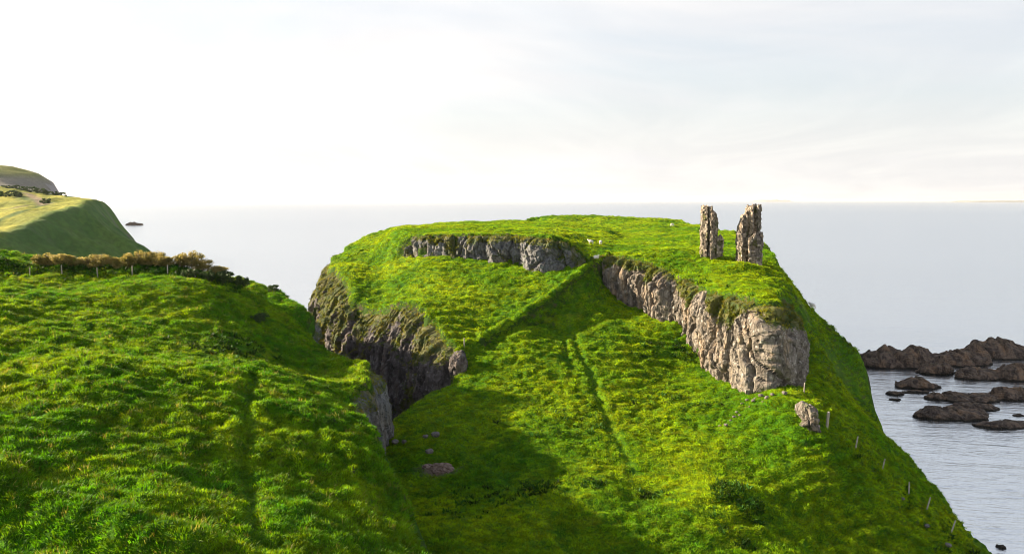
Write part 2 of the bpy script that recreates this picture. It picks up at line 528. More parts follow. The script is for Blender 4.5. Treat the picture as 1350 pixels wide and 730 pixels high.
def mat_rock(name, dark, mid, pale, warm, moss_amt, lichen=0.5, tone=False, tide=0.0):
    m, n = new_mat(name)
    p = pos(n)
    pv = n.vscale(p, (1, 1, 0.32))
    a = n.noise(pv, 0.9, 6, 0.62, 0.5)
    c = n.mix(n.ramp(a, 0.35, 0.62), dark, mid)
    c = n.mix(n.math('MULTIPLY', n.ramp(n.noise(pv, 0.45, 5, 0.6, 0.3), 0.5, 0.66), 0.85), c, warm)
    blot = n.ramp(n.noise(p, 1.9, 6, 0.68), 0.54, 0.66)
    c = n.mix(n.math('MULTIPLY', blot, lichen), c, pale)
    crk = n('ShaderNodeTexVoronoi', {'Vector': n.vscale(p, (1.6, 1.6, 0.55)), 'Scale': 1.0}, feature='DISTANCE_TO_EDGE').outputs[0]
    crack = n.ramp(crk, 0.05, 0.0)
    fine = n.noise(p, 7.0, 6, 0.7)
    c = n.mix(n.math('MULTIPLY', crack, 0.45), c, (0.03, 0.026, 0.024))
    c = n.mix(n.ramp(fine, 0.38, 0.72), n.mix(0.35, c, (0.035, 0.03, 0.028)), c)
    if tone:
        tv = n('ShaderNodeAttribute', attribute_name='tone').outputs['Fac']
        c = n('ShaderNodeHueSaturation', {'Value': n.math('ADD', 0.45, n.math('MULTIPLY', tv, 1.25)), 'Color': c}).outputs[0]
    ms = n('ShaderNodeAttribute', attribute_name='moss').outputs['Fac']
    mn = n.noise(p, 1.3, 5, 0.7)
    mf = n.ramp(n.math('ADD', ms, n.math('MULTIPLY', n.math('SUBTRACT', mn, 0.5), 1.1)), 0.38, 0.62)
    mc = n.mix(n.ramp(n.noise(p, 0.7, 3), 0.4, 0.6), (0.045, 0.075, 0.012), (0.115, 0.115, 0.03))
    c = n.mix(n.math('MULTIPLY', mf, moss_amt), c, mc)
    if tide:
        zz = n.math('ADD', n('ShaderNodeSeparateXYZ', {0: p}).outputs[2], n.math('MULTIPLY', n.math('SUBTRACT', n.noise(p, 0.8, 4), 0.5), 1.0))
        c = n.mix(n.ramp(zz, tide + 0.25, tide - 0.1), c, (0.028, 0.024, 0.018))
    hgt = n.math('SUBTRACT', n.math('ADD', n.math('MULTIPLY', a, 1.2), n.math('MULTIPLY', fine, 0.35)), n.math('MULTIPLY', crack, 0.5))
    b = n('ShaderNodeBsdfPrincipled', {'Base Color': c, 'Roughness': 0.9, 'Specular IOR Level': 0.25, 'Normal': bump(n, hgt, 0.9, 0.35)})
    n('ShaderNodeOutputMaterial', {'Surface': b})
    return m


def mat_simple(name, c1, c2, scale=4.0, rough=0.85, bstr=0.5, bdist=0.03, stretch=(1, 1, 1)):
    m, n = new_mat(name)
    p = n.vscale(pos(n), stretch)
    f = n.noise(p, scale, 5, 0.65)
    c = n.mix(n.ramp(f, 0.35, 0.65), c1, c2)
    b = n('ShaderNodeBsdfPrincipled', {'Base Color': c, 'Roughness': rough, 'Specular IOR Level': 0.3, 'Normal': bump(n, f, bstr, bdist)})
    n('ShaderNodeOutputMaterial', {'Surface': b})
    return m


def mat_leaf(name, c1, c2, trans=0.4):
    m, n = new_mat(name)
    p = pos(n)
    c = n.mix(n.ramp(n.noise(p, 1.3, 3), 0.38, 0.62), c1, c2)
    v = n.noise(p, 9.0, 2)
    c = n('ShaderNodeHueSaturation', {'Value': n.math('ADD', 0.55, n.math('MULTIPLY', v, 0.9)), 'Color': c}).outputs[0]
    b = n('ShaderNodeBsdfPrincipled', {'Base Color': c, 'Roughness': 0.55, 'Specular IOR Level': 0.3})
    t = n('ShaderNodeBsdfTranslucent', {'Color': n.mix(1.0, c, (1.4, 1.4, 1.0), 'MULTIPLY')})
    n('ShaderNodeOutputMaterial', {'Surface': n('ShaderNodeMixShader', {0: trans, 1: b.outputs[0], 2: t.outputs[0]})})
    return m


def mat_water():
    m, n = new_mat("sea_water")
    p = pos(n)
    pr = n('ShaderNodeVectorRotate', {'Vector': p, 'Angle': R(12)}, rotation_type='Z_AXIS').outputs[0]
    a = n.noise(n.vscale(pr, (0.10, 0.42, 1)), 1.0, 4, 0.55, 0.5)
    b = n.noise(n.vscale(pr, (0.45, 1.5, 1)), 1.0, 4, 0.6, 0.3)
    c = n.noise(n.vscale(pr, (0.012, 0.05, 1)), 1.0, 3, 0.5)
    h = n.math('ADD', n.math('ADD', n.math('MULTIPLY', a, 0.55), n.math('MULTIPLY', b, 0.22)), n.math('MULTIPLY', c, 1.0))
    wind = n.ramp(n.noise(n.vscale(p, (0.00016, 0.0006, 1)), 1.0, 3, 0.55, 0.3), 0.34, 0.62)
    bs = n.math('ADD', 0.45, n.math('MULTIPLY', wind, 0.9))
    col = n.mix(wind, (0.035, 0.045, 0.06), (0.02, 0.03, 0.045))
    bs_ = n('ShaderNodeBump', {'Strength': bs, 'Distance': 0.8, 'Height': h}).outputs[0]
    sh = n('ShaderNodeBsdfPrincipled', {'Base Color': col, 'Roughness': 0.16, 'IOR': 22.0, 'Specular Tint': (0.93, 0.965, 1.0, 1.0), 'Specular IOR Level': 0.5, 'Normal': bs_})
    n('ShaderNodeOutputMaterial', {'Surface': sh})
    return m


M_TURF = mat_turf()
M_BLADE = mat_blade("grass_blade", G_DARK, G_MID, G_LIT, G_STRAW, 0.4, 0.33, 0.65)
M_SUNLIT = mat_blade("sunlit_tint_blade", (0.034, 0.130, 0.003), (0.125, 0.260, 0.003), (0.27, 0.39, 0.003), (0.36, 0.36, 0.02), 0.28, 0.33, 0.5)  # blade colours raised for the headland; sunlit brightness of the slope painted in
M_SEED = mat_blade("seed_grass_blade", (0.14, 0.17, 0.04), (0.20, 0.22, 0.06), (0.25, 0.26, 0.08), (0.32, 0.30, 0.13), 0.5)
M_HANG = mat_blade("hanging_grass", (0.06, 0.10, 0.012), (0.11, 0.14, 0.016), (0.15, 0.165, 0.016), (0.27, 0.20, 0.06), 0.8)
M_WEED = mat_blade("weed_leaf", (0.014, 0.05, 0.006), (0.024, 0.07, 0.007), (0.035, 0.09, 0.008), (0.06, 0.1, 0.012), 0.3, 0.2)
M_ROCK = mat_rock("pale_basalt", (0.11, 0.095, 0.08), (0.27, 0.24, 0.205), (0.56, 0.53, 0.48), (0.37, 0.275, 0.18), 0.95, 0.85)
M_DARKROCK = mat_rock("dark_basalt", (0.065, 0.058, 0.060), (0.17, 0.152, 0.155), (0.40, 0.39, 0.40), (0.17, 0.135, 0.12), 0.85, 0.5)
M_GREYROCK = mat_rock("grey_basalt", (0.10, 0.105, 0.115), (0.21, 0.215, 0.225), (0.40, 0.41, 0.42), (0.2, 0.18, 0.16), 0.8, 0.5)
M_SEAROCK = mat_rock("wet_shore_rock", (0.06, 0.044, 0.036), (0.21, 0.15, 0.108), (0.32, 0.27, 0.21), (0.32, 0.20, 0.12), 0.4, 0.45, False, 0.25)
M_STONE = mat_rock("castle_stone", (0.22, 0.185, 0.155), (0.40, 0.34, 0.28), (0.55, 0.51, 0.45), (0.44, 0.34, 0.24), 0.8, 0.45, True)
M_BOULDER = mat_simple("loose_stone", (0.08, 0.072, 0.065), (0.19, 0.17, 0.155), 6)
M_POST = mat_simple("weathered_wood", (0.28, 0.24, 0.19), (0.46, 0.41, 0.34), 14, 0.9, 0.5, 0.01, (1, 1, 0.2))
M_WOOL = mat_simple("sheep_wool", (0.62, 0.58, 0.52), (0.8, 0.77, 0.72), 16, 0.95, 0.8, 0.04)
M_WATER = mat_water()
M_LEAF_WARM = mat_leaf("hawthorn_leaf", (0.15, 0.135, 0.032), (0.35, 0.28, 0.10), 0.45)
M_LEAF_DARK = mat_leaf("gorse_leaf", (0.020, 0.045, 0.010), (0.045, 0.085, 0.016), 0.25)
M_BARK = mat_simple("bark", (0.05, 0.04, 0.03), (0.12, 0.095, 0.07), 8, 0.9)
M_SOIL = mat_simple("bare_soil", (0.13, 0.085, 0.065), (0.26, 0.19, 0.155), 3.0, 0.95, 0.9, 0.1)

# ------------------------------------------------------------------ ground sheets
def axis(segs):
    out = [segs[0][0]]
    for a, b, s in segs:
        k = max(1, int(round((b - a) / s)))
        out += list(a + (b - a) * (np.arange(k) + 1) / k)
    return np.array(out)


gxs = axis([(-260, -120, 6), (-120, -75, 1.5), (-75, 62, 0.26)])
gys = axis([(-30, 30, 3), (30, 135, 0.26), (135, 160, 0.4), (160, 275, 0.7), (275, 310, 4)])
GX, GY = np.meshgrid(gxs, gys, indexing='ij')
GZ, GHM, GSL, GTR = ground(GX, GY)
sp = at(577, 622, 83)
bare = np.exp(-(((GX - sp[0]) / 1.9 + 0.35 * vn(GX / 0.9, GY / 0.9, seed=15)) ** 2 + ((GY - sp[1] - 1.0) / 1.3 + 0.35 * vn(GX / 0.8, GY / 0.8, seed=16)) ** 2) ** 2)
dzx = np.gradient(GZ, gxs, axis=0); dzy = np.gradient(GZ, gys, axis=1)
steep = np.hypot(dzx, dzy)
gr = (1 - sstep((GSL - 1.3) / 0.9)) * (1 - sstep((steep - 2.2) / 1.0)) * (1 - 0.92 * GTR) * (1 - bare) * (GZ > 1.5)
seen = (GX > -80) & (GY > 34) & (np.abs(GX) < GY * 0.66 + 6)
dens = gr * seen * np.clip(95 / np.maximum(GY, 40), 0.42, 1.45)
verts = np.stack([GX, GY, GZ], -1).reshape(-1, 3)
fc = grid_faces(len(gxs), len(gys))
zf = GZ.ravel()[fc].max(1)
hf = GHM.ravel()[fc].mean(1)
fc = fc[:, ::1]
wcol = sstep((vn(GX / 7, GY / 7, seed=77) + 0.5 * vn(GX / 2.5, GY / 2.5, seed=78) - 0.25) / 0.3)
# weeds grow on the lower right slope
wm = np.exp(-((GX - 21) / 12) ** 2 - ((GY - 80) / 11) ** 2) + 0.7 * np.exp(-((GX - 5) / 7) ** 2 - ((GY - 77) / 5) ** 2) + 0.5 * np.exp(-((GX - 22) / 4) ** 2 - ((GY - 112) / 5) ** 2)
dd, _, _ = line_dist(GX, GY, HEDGE_LINE)
hb = np.exp(-((dd) / 2.3) ** 2) * GHM * (GX < -34)
wq = at(300, 452, 85)
hb = np.maximum(hb, 0.8 * np.exp(-((GX - wq[0]) / 3.2) ** 2 - ((GY - wq[1]) / 4.5) ** 2))
weed = np.clip(wcol * wm * 1.2 + hb * 1.1, 0, 1) * (gr > 0.4) * seen


def sheet(name, sel):
    f = fc[sel]
    used, inv = np.unique(f, return_inverse=True)
    me = mesh_np(name, verts[used], inv.reshape(-1, 4), M_TURF, True,
                 {'grass': (dens * (1 - 0.6 * weed)).ravel()[used], 'weed': weed.ravel()[used], 'bare': bare.ravel()[used]})
    return link(name, me, kind='structure')


hillside = sheet('hillside', (zf > -2.5) & (hf > 0.5))
headland = sheet('headland', (zf > -2.5) & (hf <= 0.5))

# ------------------------------------------------------------------ cliffs
HANG = []    # (points, weights) fed to the hanging grass


def cliff(name, line, inward_pt, run, mat, ru=0.16, rv=0.16, amp=1.0, seed=1, moss_top=0.25, moss=0.25, block=(1.9, 5.5), sink=0.7, hang=0.5, bulge=0.5, lean=0.0):
    P = np.array([q[:2] for q in line], float)
    L = np.concatenate([[0], np.cumsum(np.hypot(*np.diff(P, axis=0).T))])
    nu = int(L[-1] / ru) + 2
    u = np.linspace(0, L[-1], nu)
    X, Y = np.interp(u, L, P[:, 0]), np.interp(u, L, P[:, 1])
    k = max(3, int(2.0 / ru)) | 1
    ker = np.hanning(k + 2)[1:-1]; ker /= ker.sum()
    pad = k // 2
    def smooth(v):
        vv = np.concatenate([2 * v[0] - v[pad:0:-1], v, 2 * v[-1] - v[-2:-pad - 2:-1]])
        return np.convolve(vv, ker, 'valid')
    X, Y = smooth(X), smooth(Y)
    tx, ty = np.gradient(X), np.gradient(Y)
    tl = np.hypot(tx, ty); nx, ny = ty / tl, -tx / tl
    mid = nu // 2
    if (inward_pt[0] - X[mid]) * nx[mid] + (inward_pt[1] - Y[mid]) * ny[mid] > 0:
        nx, ny = -nx, -ny
    nx, ny = smooth(nx), smooth(ny)
    nl = np.hypot(nx, ny); nx, ny = nx / nl, ny / nl
    rr = np.interp(u, np.linspace(0, L[-1], len(run)), run) if isinstance(run, (list, tuple)) else np.full(nu, run)
    butt = bulge * np.maximum(0, fbm(u / 4.5, u * 0 + seed, seed=seed + 50, octs=2) + 0.3)
    zb = ground(X - nx * 0.5, Y - ny * 0.5)[0]
    fxp, fyp = X + nx * (rr + 0.4), Y + ny * (rr + 0.4)
    zft = np.minimum(ground(fxp, fyp)[0], ground(fxp + nx * 0.8, fyp + ny * 0.8)[0] + 0.3) - sink
    Hh = np.maximum(zb - zft, 0.3)
    nv = int(np.max(Hh) / rv) + 4
    v = np.linspace(0, 1, nv)
    U, V = np.meshgrid(u, v, indexing='ij')
    off = -0.9 + 1.15 * sstep(V / 0.09) + (rr[:, None] * (0.35 + lean)) * sstep((V - 0.03) / 0.3) * 1.0 + rr[:, None] * (0.65 - lean) * V
    Z = zb[:, None] - 0.10 - Hh[:, None] * V
    # blocky, column-like relief: wide buttresses, split columns, broken faces
    uu = U + 0.5 * vn(U / 1.6, Z / 1.9, seed=seed + 3) + 0.10 * (Z - zft[:, None])
    f1, f2, idd = worley(uu / block[0], Z / block[1] + 0.4 * U / block[0], seed=seed)
    d1 = (idd - 0.35) * 1.1 - 0.7 * (1 - sstep((f2 - f1) / 0.12))
    g1, g2, ig = worley(uu / (block[0] * 0.42) + 7, Z / (block[1] * 0.42) + 0.6 * idd, seed=seed + 1)
    d2 = (ig - 0.4) * 0.55 - 0.18 * (1 - sstep((g2 - g1) / 0.15))
    k1, k2, ik = worley(U / 0.42, Z / 0.75, seed=seed + 2)
    d3 = 0.12 * fbm(U / 0.5, Z / 0.6, seed=seed + 4, octs=3) + 0.20 * (ik - 0.5) + 0.3 * fbm(U / 2.3, Z / 2.6, seed=seed + 12, octs=3)
    env = sstep(V / 0.10) * (0.35 + 0.65 * sstep((1 - V) / 0.08))
    D = amp * (0.35 + d1 * 0.8 + d2 + d3) * env + butt[:, None] * sstep(V / 0.25)
    e0 = sstep(np.minimum(U, L[-1] - U) / 1.2)
    D = D * e0 - 0.5 * (1 - e0)
    PX = X[:, None] + nx[:, None] * (off + D)
    PY = Y[:, None] + ny[:, None] * (off + D)
    PZ = Z + 0.12 * amp * vn(U / 0.7, Z / 0.5, seed=seed + 6) * env
    # where turf clings: the top edge, ledges, blotches
    ledge = np.clip(np.gradient(D, axis=1) / (Hh[:, None] / nv) * 1.0, 0, 1)
    mo = moss_top * 2.2 * sstep((0.34 + 0.16 * vn(U / 2.2, U * 0, seed=seed + 8) - V) / 0.3) + moss * (0.8 + 1.3 * fbm(U / 2.4, Z / 3.0, seed=seed + 9, octs=3)) + 0.55 * ledge * moss * 2
    mo = np.clip(mo, 0, 1)
    me = mesh_np(name, np.stack([PX, PY, PZ], -1).reshape(-1, 3), grid_faces(nu, nv), mat, False, {'moss': mo, 'hang': sstep((mo - 0.35) / 0.4) * hang * (V > 0.015)})
    nrm = me.polygons[len(me.polygons) // 2].normal
    if nrm.x * nx[mid] + nrm.y * ny[mid] < 0:
        me.flip_normals()
    o = link(name, me, kind='structure')
    HANG.append(o)
    return o


W2 = lambda L: [at(*p[:3]) for p in L]
rb = W2(ROCK_BRINK)
cliff('castle_cliff', [at(818, 326, 142), at(809, 331, 138)] + rb + [rb[-1] + np.array([0.6, 2.5, 0])], at(960, 330, 130), [1.3, 1.3, 1.3, 1.4, 1.5], M_ROCK, 0.13, 0.13, 1.05, 11, 0.45, 0.12, (2.7, 9.0), hang=0.5, bulge=0.7)
sb = W2(SHELF_BRINK)
cliff('ravine_cliff', sb, at(560, 330, 160), [1.8, 3.2, 3.6, 3.6, 3.6], M_DARKROCK, 0.2, 0.2, 1.3, 23, 0.24, 0.30, (3.0, 13.0), hang=0.34, bulge=0.9)
tb = W2(TOP_BRINK)
cliff('plateau_crag', [0.35 * tb[0] + 0.65 * tb[1]] + tb[1:], at(650, 290, 190), 1.2, M_GREYROCK, 0.13, 0.13, 1.15, 37, 0.32, 0.30, (3.4, 7.0), hang=0.5, bulge=1.2)
hbk = W2(HILL_BRINK)
cliff('hill_cliff', hbk[6:11], at(440, 500, 85), 1.1, M_GREYROCK, 0.15, 0.15, 0.65, 41, 0.22, 0.10, (1.5, 6.0), hang=0.4, bulge=0.4)
cliff('hill_cliff', hbk[12:16], at(340, 440, 105), 1.6, M_GREYROCK, 0.17, 0.17, 0.9, 43, 0.2, 0.15, (1.5, 6.0), hang=0.4, bulge=0.4)

# ------------------------------------------------------------------ grass (instanced tufts)
HID = bpy.data.collections.new("tuft_sources")
WEEDS = bpy.data.collections.new("weed_sources")
HANGS = bpy.data.collections.new("hanging_sources")


def tuft(name, seed, blades, rad, hmin, hmax, wid, lean, mat, coll, droop=0.5):
    rg = random.Random(seed)
    V, Fq = [], []
    for b in range(blades):
        a = rg.uniform(0, 2 * math.pi); r = rad * math.sqrt(rg.random())
        bx, by = r * math.cos(a), r * math.sin(a)
        h = rg.uniform(hmin, hmax) * (1.1 - 0.5 * r / rad)
        da = rg.uniform(0, 2 * math.pi)
        out = rg.uniform(0.15, droop) * h
        dx, dy = math.cos(a) * out + lean * h + 0.15 * h * math.cos(da), math.sin(a) * out + 0.15 * h * math.sin(da)
        fa = rg.uniform(0, math.pi); wx_, wy_ = math.cos(fa) * wid / 2, math.sin(fa) * wid / 2
        i = len(V)
        for t, ww in ((0, 1.0), (0.55, 0.85), (1.0, 0.15)):
            cx_, cy_, cz_ = bx + dx * t * t, by + dy * t * t, -0.06 + h * (t - 0.30 * t * t)
            V += [(cx_ - wx_ * ww, cy_ - wy_ * ww, cz_), (cx_ + wx_ * ww, cy_ + wy_ * ww, cz_)]
        Fq += [(i, i + 1, i + 3, i + 2), (i + 2, i + 3, i + 5, i + 4)]
    me = mesh_np(name, V, Fq, mat, True)
    o = bpy.data.objects.new(name, me)
    coll.objects.link(o)


for k in range(4):
    tuft('grass_tuft', 100 + k, 22, 0.27, 0.18, 0.40, 0.038, 0.22, M_BLADE, HID, 0.7)
SUNLIT = bpy.data.collections.new('sunlit_tint_sources')
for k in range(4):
    tuft('grass_tuft', 150 + k, 22, 0.27, 0.16, 0.36, 0.038, 0.22, M_SUNLIT, SUNLIT, 0.7)
for k in range(3):
    tuft('weed_tuft', 200 + k, 22, 0.36, 0.25, 0.7, 0.13, 0.05, M_WEED, WEEDS, 0.8)
for k in range(3):
    tuft('hanging_tuft', 300 + k, 16, 0.22, 0.25, 0.55, 0.045, 0.0, M_HANG, HANGS, 0.9)


def scatter(name, surfaces, coll, attr, density, smin, smax, seed, align, label, mat_keep=None):
    ng = bpy.data.node_groups.new(name, 'GeometryNodeTree')
    ng.interface.new_socket('Geometry', in_out='OUTPUT', socket_type='NodeSocketGeometry')
    nd, lk = ng.nodes, ng.links
    out = nd.new('NodeGroupOutput')
    join = nd.new('GeometryNodeJoinGeometry')
    for k, s in enumerate(surfaces):
        oi = nd.new('GeometryNodeObjectInfo'); oi.inputs['Object'].default_value = s
        oi.transform_space = 'RELATIVE'
        at_ = nd.new('GeometryNodeInputNamedAttribute'); at_.data_type = 'FLOAT'; at_.inputs[0].default_value = attr
        mu = nd.new('ShaderNodeMath'); mu.operation = 'MULTIPLY'; mu.inputs[1].default_value = density
        lk.new(at_.outputs['Attribute'], mu.inputs[0])
        dp = nd.new('GeometryNodeDistributePointsOnFaces'); dp.distribute_method = 'RANDOM'
        lk.new(oi.outputs['Geometry'], dp.inputs['Mesh']); lk.new(mu.outputs[0], dp.inputs['Density'])
        dp.inputs['Seed'].default_value = seed + k
        ci = nd.new('GeometryNodeCollectionInfo'); ci.inputs['Collection'].default_value = coll
        ci.inputs['Separate Children'].default_value = True; ci.inputs['Reset Children'].default_value = True
        rv = nd.new('FunctionNodeRandomValue'); rv.data_type = 'FLOAT'
        rv.inputs['Min'].default_value = smin; rv.inputs['Max'].default_value = smax
        rr = nd.new('FunctionNodeRandomValue'); rr.data_type = 'FLOAT_VECTOR'
        rr.inputs[0].default_value = (-0.25, -0.25, -0.9 if not align else 0.0); rr.inputs[1].default_value = (0.25, 0.25, 0.9 if not align else 6.28)
        ip = nd.new('GeometryNodeInstanceOnPoints')
        ip.inputs['Pick Instance'].default_value = True
        lk.new(dp.outputs['Points'], ip.inputs['Points']); lk.new(ci.outputs[0], ip.inputs['Instance'])
        lk.new([o_ for o_ in rv.outputs if o_.enabled][0], ip.inputs['Scale'])
        if align:
            al = nd.new('FunctionNodeAlignRotationToVector'); al.axis = 'Z'
            al.inputs['Factor'].default_value = align
            lk.new(dp.outputs['Normal'], al.inputs['Vector'])
            lk.new(al.outputs[0], ip.inputs['Rotation'])
            ri = nd.new('GeometryNodeRotateInstances'); lk.new(ip.outputs[0], ri.inputs[0]); lk.new([o_ for o_ in rr.outputs if o_.enabled][0], ri.inputs['Rotation'])
            lk.new(ri.outputs[0], join.inputs[0])
        else:
            lk.new([o_ for o_ in rr.outputs if o_.enabled][0], ip.inputs['Rotation'])
            lk.new(ip.outputs[0], join.inputs[0])
    lk.new(join.outputs[0], out.inputs[0])
    me = bpy.data.meshes.new(name)
    o = link(name, me, kind='stuff', label=label, cat='grass')
    md = o.modifiers.new('scatter', 'NODES'); md.node_group = ng
    return o


scatter('grass', [hillside], HID, 'grass', 11.0, 0.5, 1.55, 5, 0.45, 'tussocky green grass covering the near hillside on the left')
scatter('grass', [headland], SUNLIT, 'grass', 11.0, 0.5, 1.45, 15, 0.45, 'grass covering the headland and its slopes, sunlit brightness put into its colour')
SEEDS = bpy.data.collections.new('seed_sources')
for k in range(3):
    tuft('seed_grass_tuft', 400 + k, 7, 0.22, 0.45, 0.75, 0.03, 0.22, M_SEED, SEEDS, 0.5)
scatter('seed_grass', [hillside], SEEDS, 'grass', 0.35, 0.6, 1.2, 25, 0.3, 'pale dry seeding grass stalks scattered over the near hillside')
scatter('weeds', [hillside, headland], WEEDS, 'weed', 4.0, 0.6, 1.3, 6, 0.3, 'patches of dark leafy weeds on the lower slope and the hedge bank')
scatter('hanging_grass', HANG, HANGS, 'hang', 9.0, 0.6, 1.3, 7, 0.5, 'dry brownish grass hanging on the ledges of the cliffs')

# ------------------------------------------------------------------ sea
xs = np.array([-60000, -8000, -1500, -300, 0, 150, 300, 1500, 8000, 60000.0])
ys = np.array([-3000, -300, 0, 100, 300, 1500, 8000, 30000, 90000.0])
SX, SY = np.meshgrid(xs, ys, indexing='ij')
me = mesh_np('sea', np.stack([SX, SY, 0 * SX], -1).reshape(-1, 3), grid_faces(len(xs), len(ys)), M_WATER, False)
link('sea', me, kind='structure')


# ------------------------------------------------------------------ far coast
def far_sheet(name, pts, poly, x0, x1, y0, y1, step, mat, amp, seed, attrs=None):
    f = pts if callable(pts) else TPS(pts)
    xs_ = np.arange(x0, x1, step); ys_ = np.arange(y0, y1, step)
    X, Y = np.meshgrid(xs_, ys_, indexing='ij')
    wx = X + amp * 2 * fbm(X / (amp * 12), Y / (amp * 12), seed=seed, octs=3)
    wy = Y + amp * 2 * fbm(X / (amp * 12), Y / (amp * 12), seed=seed + 1, octs=3)
    sdv, wid = poly_sd(wx, wy, poly)
    m = sstep((sdv + wid) / wid)
    Z = -6 * (1 - m) + f(X, Y) * m + amp * (0.6 * fbm(X / (amp * 14), Y / (amp * 14), seed=seed + 2, octs=4) + 0.45 * fbm(X / (amp * 4), Y / (amp * 4), seed=seed + 3, octs=4, gain=0.6)) * m
    fcs = grid_faces(len(xs_), len(ys_))
    keep = Z.ravel()[fcs].max(1) > -4
    fcs = fcs[keep]
    V = np.stack([X, Y, Z], -1).reshape(-1, 3)
    used, inv = np.unique(fcs, return_inverse=True)
    at_ = {k: fn(X, Y, Z).ravel()[used] for k, fn in (attrs or {}).items()}
    return link(name, mesh_np(name, V[used], inv.reshape(-1, 4), mat, True, at_), kind='structure'), f


def mat_field(name, a, b, dry, rock):
    m, n = new_mat(name)
    p = pos(n)
    c = n.mix(n.ramp(n.noise(p, 0.035, 5, 0.6), 0.4, 0.6), a, b)
    fd = n('ShaderNodeAttribute', attribute_name='field').outputs['Fac']
    dr = n.mix(n.ramp(n.noise(n.vscale(p, (1, 0.4, 1)), 0.03, 5, 0.6), 0.45, 0.6), dry, (0.20, 0.22, 0.03))
    c = n.mix(fd, c, dr)
    c = n.mix(n.math('MULTIPLY', n('ShaderNodeAttribute', attribute_name='bank').outputs['Fac'], 0.9), c, (0.035, 0.085, 0.012))
    c = n.mix(n.math('MULTIPLY', n('ShaderNodeAttribute', attribute_name='track').outputs['Fac'], 0.9), c, (0.30, 0.22, 0.17))
    f2 = n.noise(p, 0.4, 5, 0.7)
    c = n.mix(n.ramp(f2, 0.35, 0.65), n.mix(0.4, c, (0.02, 0.035, 0.01)), c)
    nz = n('ShaderNodeSeparateXYZ', {0: n('ShaderNodeNewGeometry').outputs['True Normal']}).outputs[2]
    c = n.mix(n.ramp(n.math('ADD', nz, n.math('MULTIPLY', n.math('SUBTRACT', n.noise(p, 0.06, 4), 0.5), 0.4)), 0.55, 0.38), c, rock)
    b_ = n('ShaderNodeBsdfPrincipled', {'Base Color': c, 'Roughness': 0.9, 'Specular IOR Level': 0.15, 'Normal': bump(n, f2, 0.8, 1.5)})
    n('ShaderNodeOutputMaterial', {'Surface': b_})
    return m


M_FAR = mat_field("coast_turf", (0.048, 0.125, 0.022), (0.08, 0.16, 0.024), (0.40, 0.38, 0.06), (0.11, 0.095, 0.085))
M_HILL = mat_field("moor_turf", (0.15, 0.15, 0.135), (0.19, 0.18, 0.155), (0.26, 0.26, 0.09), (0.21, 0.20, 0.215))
far_top = TPS(A([(0, 308, 340), (-60, 335, 318), (60, 286, 385), (112, 268, 425), (0, 250, 600), (60, 256, 570), (0, 278, 450), (60, 268, 490), (120, 262, 530), (150, 271, 560),
                 (-100, 250, 600), (-100, 290, 430), (30, 258, 640), (0, 296, 380), (150, 275, 600)]) +
              [np.array(q, float) for q in [(-500, 700, 50), (-300, 260, 16), (-420, 400, 40), (-150, 330, 24), (-150, 430, 36), (-160, 520, 42), (-200, 640, 40)]])
crest = np.array(A([(-110, 352, 290), (-60, 335, 318), (0, 308, 340), (60, 286, 385), (112, 268, 425), (124, 262, 500), (140, 266, 560), (100, 258, 660), (20, 252, 760)]))
FARPOLY = [(-100, 200, 20), (-100, 780, 20), (-640, 780, 20), (-640, 200, 20)]


def far_h(x, y):
    d, side, par = line_dist(x, y, crest)
    cz = np.interp(par, np.arange(len(crest)), crest[:, 2])
    gul = 4.5 * np.abs(fbm(par * 3.0, d / 60, seed=401, octs=3)) * sstep(d / 12)
    face = cz - np.where(side > 0, -1.3, 0.74 + 0.75 * sstep((y - 420) / 70)) * d - np.where(side < 0, gul, 0)
    t = far_top(x, y)
    k = 1.2
    return -k * np.logaddexp(-t / k, -face / k)


def fieldmask(X, Y, Z):
    d, side, _ = line_dist(X, Y, crest)
    return sstep(side * d / 10 + 0.2) * (0.75 + 0.25 * sstep(vn(X / 60, Y / 45, seed=301) / 0.3))


FBANKS = [A(L) for L in ([(-20, 262, 520), (18, 260, 530), (40, 264, 500), (66, 266, 490)], [(-20, 300, 380), (20, 290, 410), (50, 279, 440), (66, 272, 465)],
                         [(-10, 250, 600), (40, 253, 590), (90, 259, 560)], [(88, 262, 520), (112, 259.5, 545), (130, 262, 545)], [(20, 261, 530), (60, 259, 560)])]
FTRACK = A([(30, 258, 560), (44, 262, 520), (55, 267, 490), (62, 272, 465), (62, 276, 450)])


def bankmask(X, Y, Z):
    m = np.zeros_like(X)
    for L in FBANKS:
        d, _, _ = line_dist(X, Y, L)
        m = np.maximum(m, 1 - sstep((d - 1.5) / 4.0))
    return m


def trackmask(X, Y, Z):
    d, _, _ = line_dist(X, Y, FTRACK)
    q = at(22, 275, 455)
    e = 1 - sstep(np.hypot((X - q[0]) / 9, (Y - q[1]) / 22) * 1.2 - 0.3 + 0.3 * vn(X / 5, Y / 9, seed=5))
    return np.maximum(1 - sstep((d - 1.5) / 2.5), 0.8 * e)


far, far_f = far_sheet('coast_headland', far_h, FARPOLY, -640, -150, 230, 760, 2.2, M_FAR, 2.2, 71, {'field': fieldmask, 'bank': bankmask, 'track': trackmask})
HILLP = A([(-250, 205, 1250), (-100, 214, 1250), (0, 222, 1230), (35, 227, 1230), (55, 235, 1230), (72, 248, 1220), (110, 262, 1300), (0, 245, 1050), (60, 258, 1080), (-100, 245, 1020)]) + [np.array((-900, 1700, 95.0)), np.array((-700, 1700, 60.0))]
HPOLY = [(-1500, 950, 60), (*at(40, 270, 1040)[:2], 40), (*at(66, 268, 1230)[:2], 40), (*at(62, 268, 1450)[:2], 40), (-1300, 1900, 80), (-1500, 1900, 80)]
far_sheet('distant_hill', HILLP, HPOLY, -1500, -560, 900, 1900, 10.0, M_HILL, 6.0, 81, {'field': lambda X, Y, Z: sstep((Z - 62) / 14)})

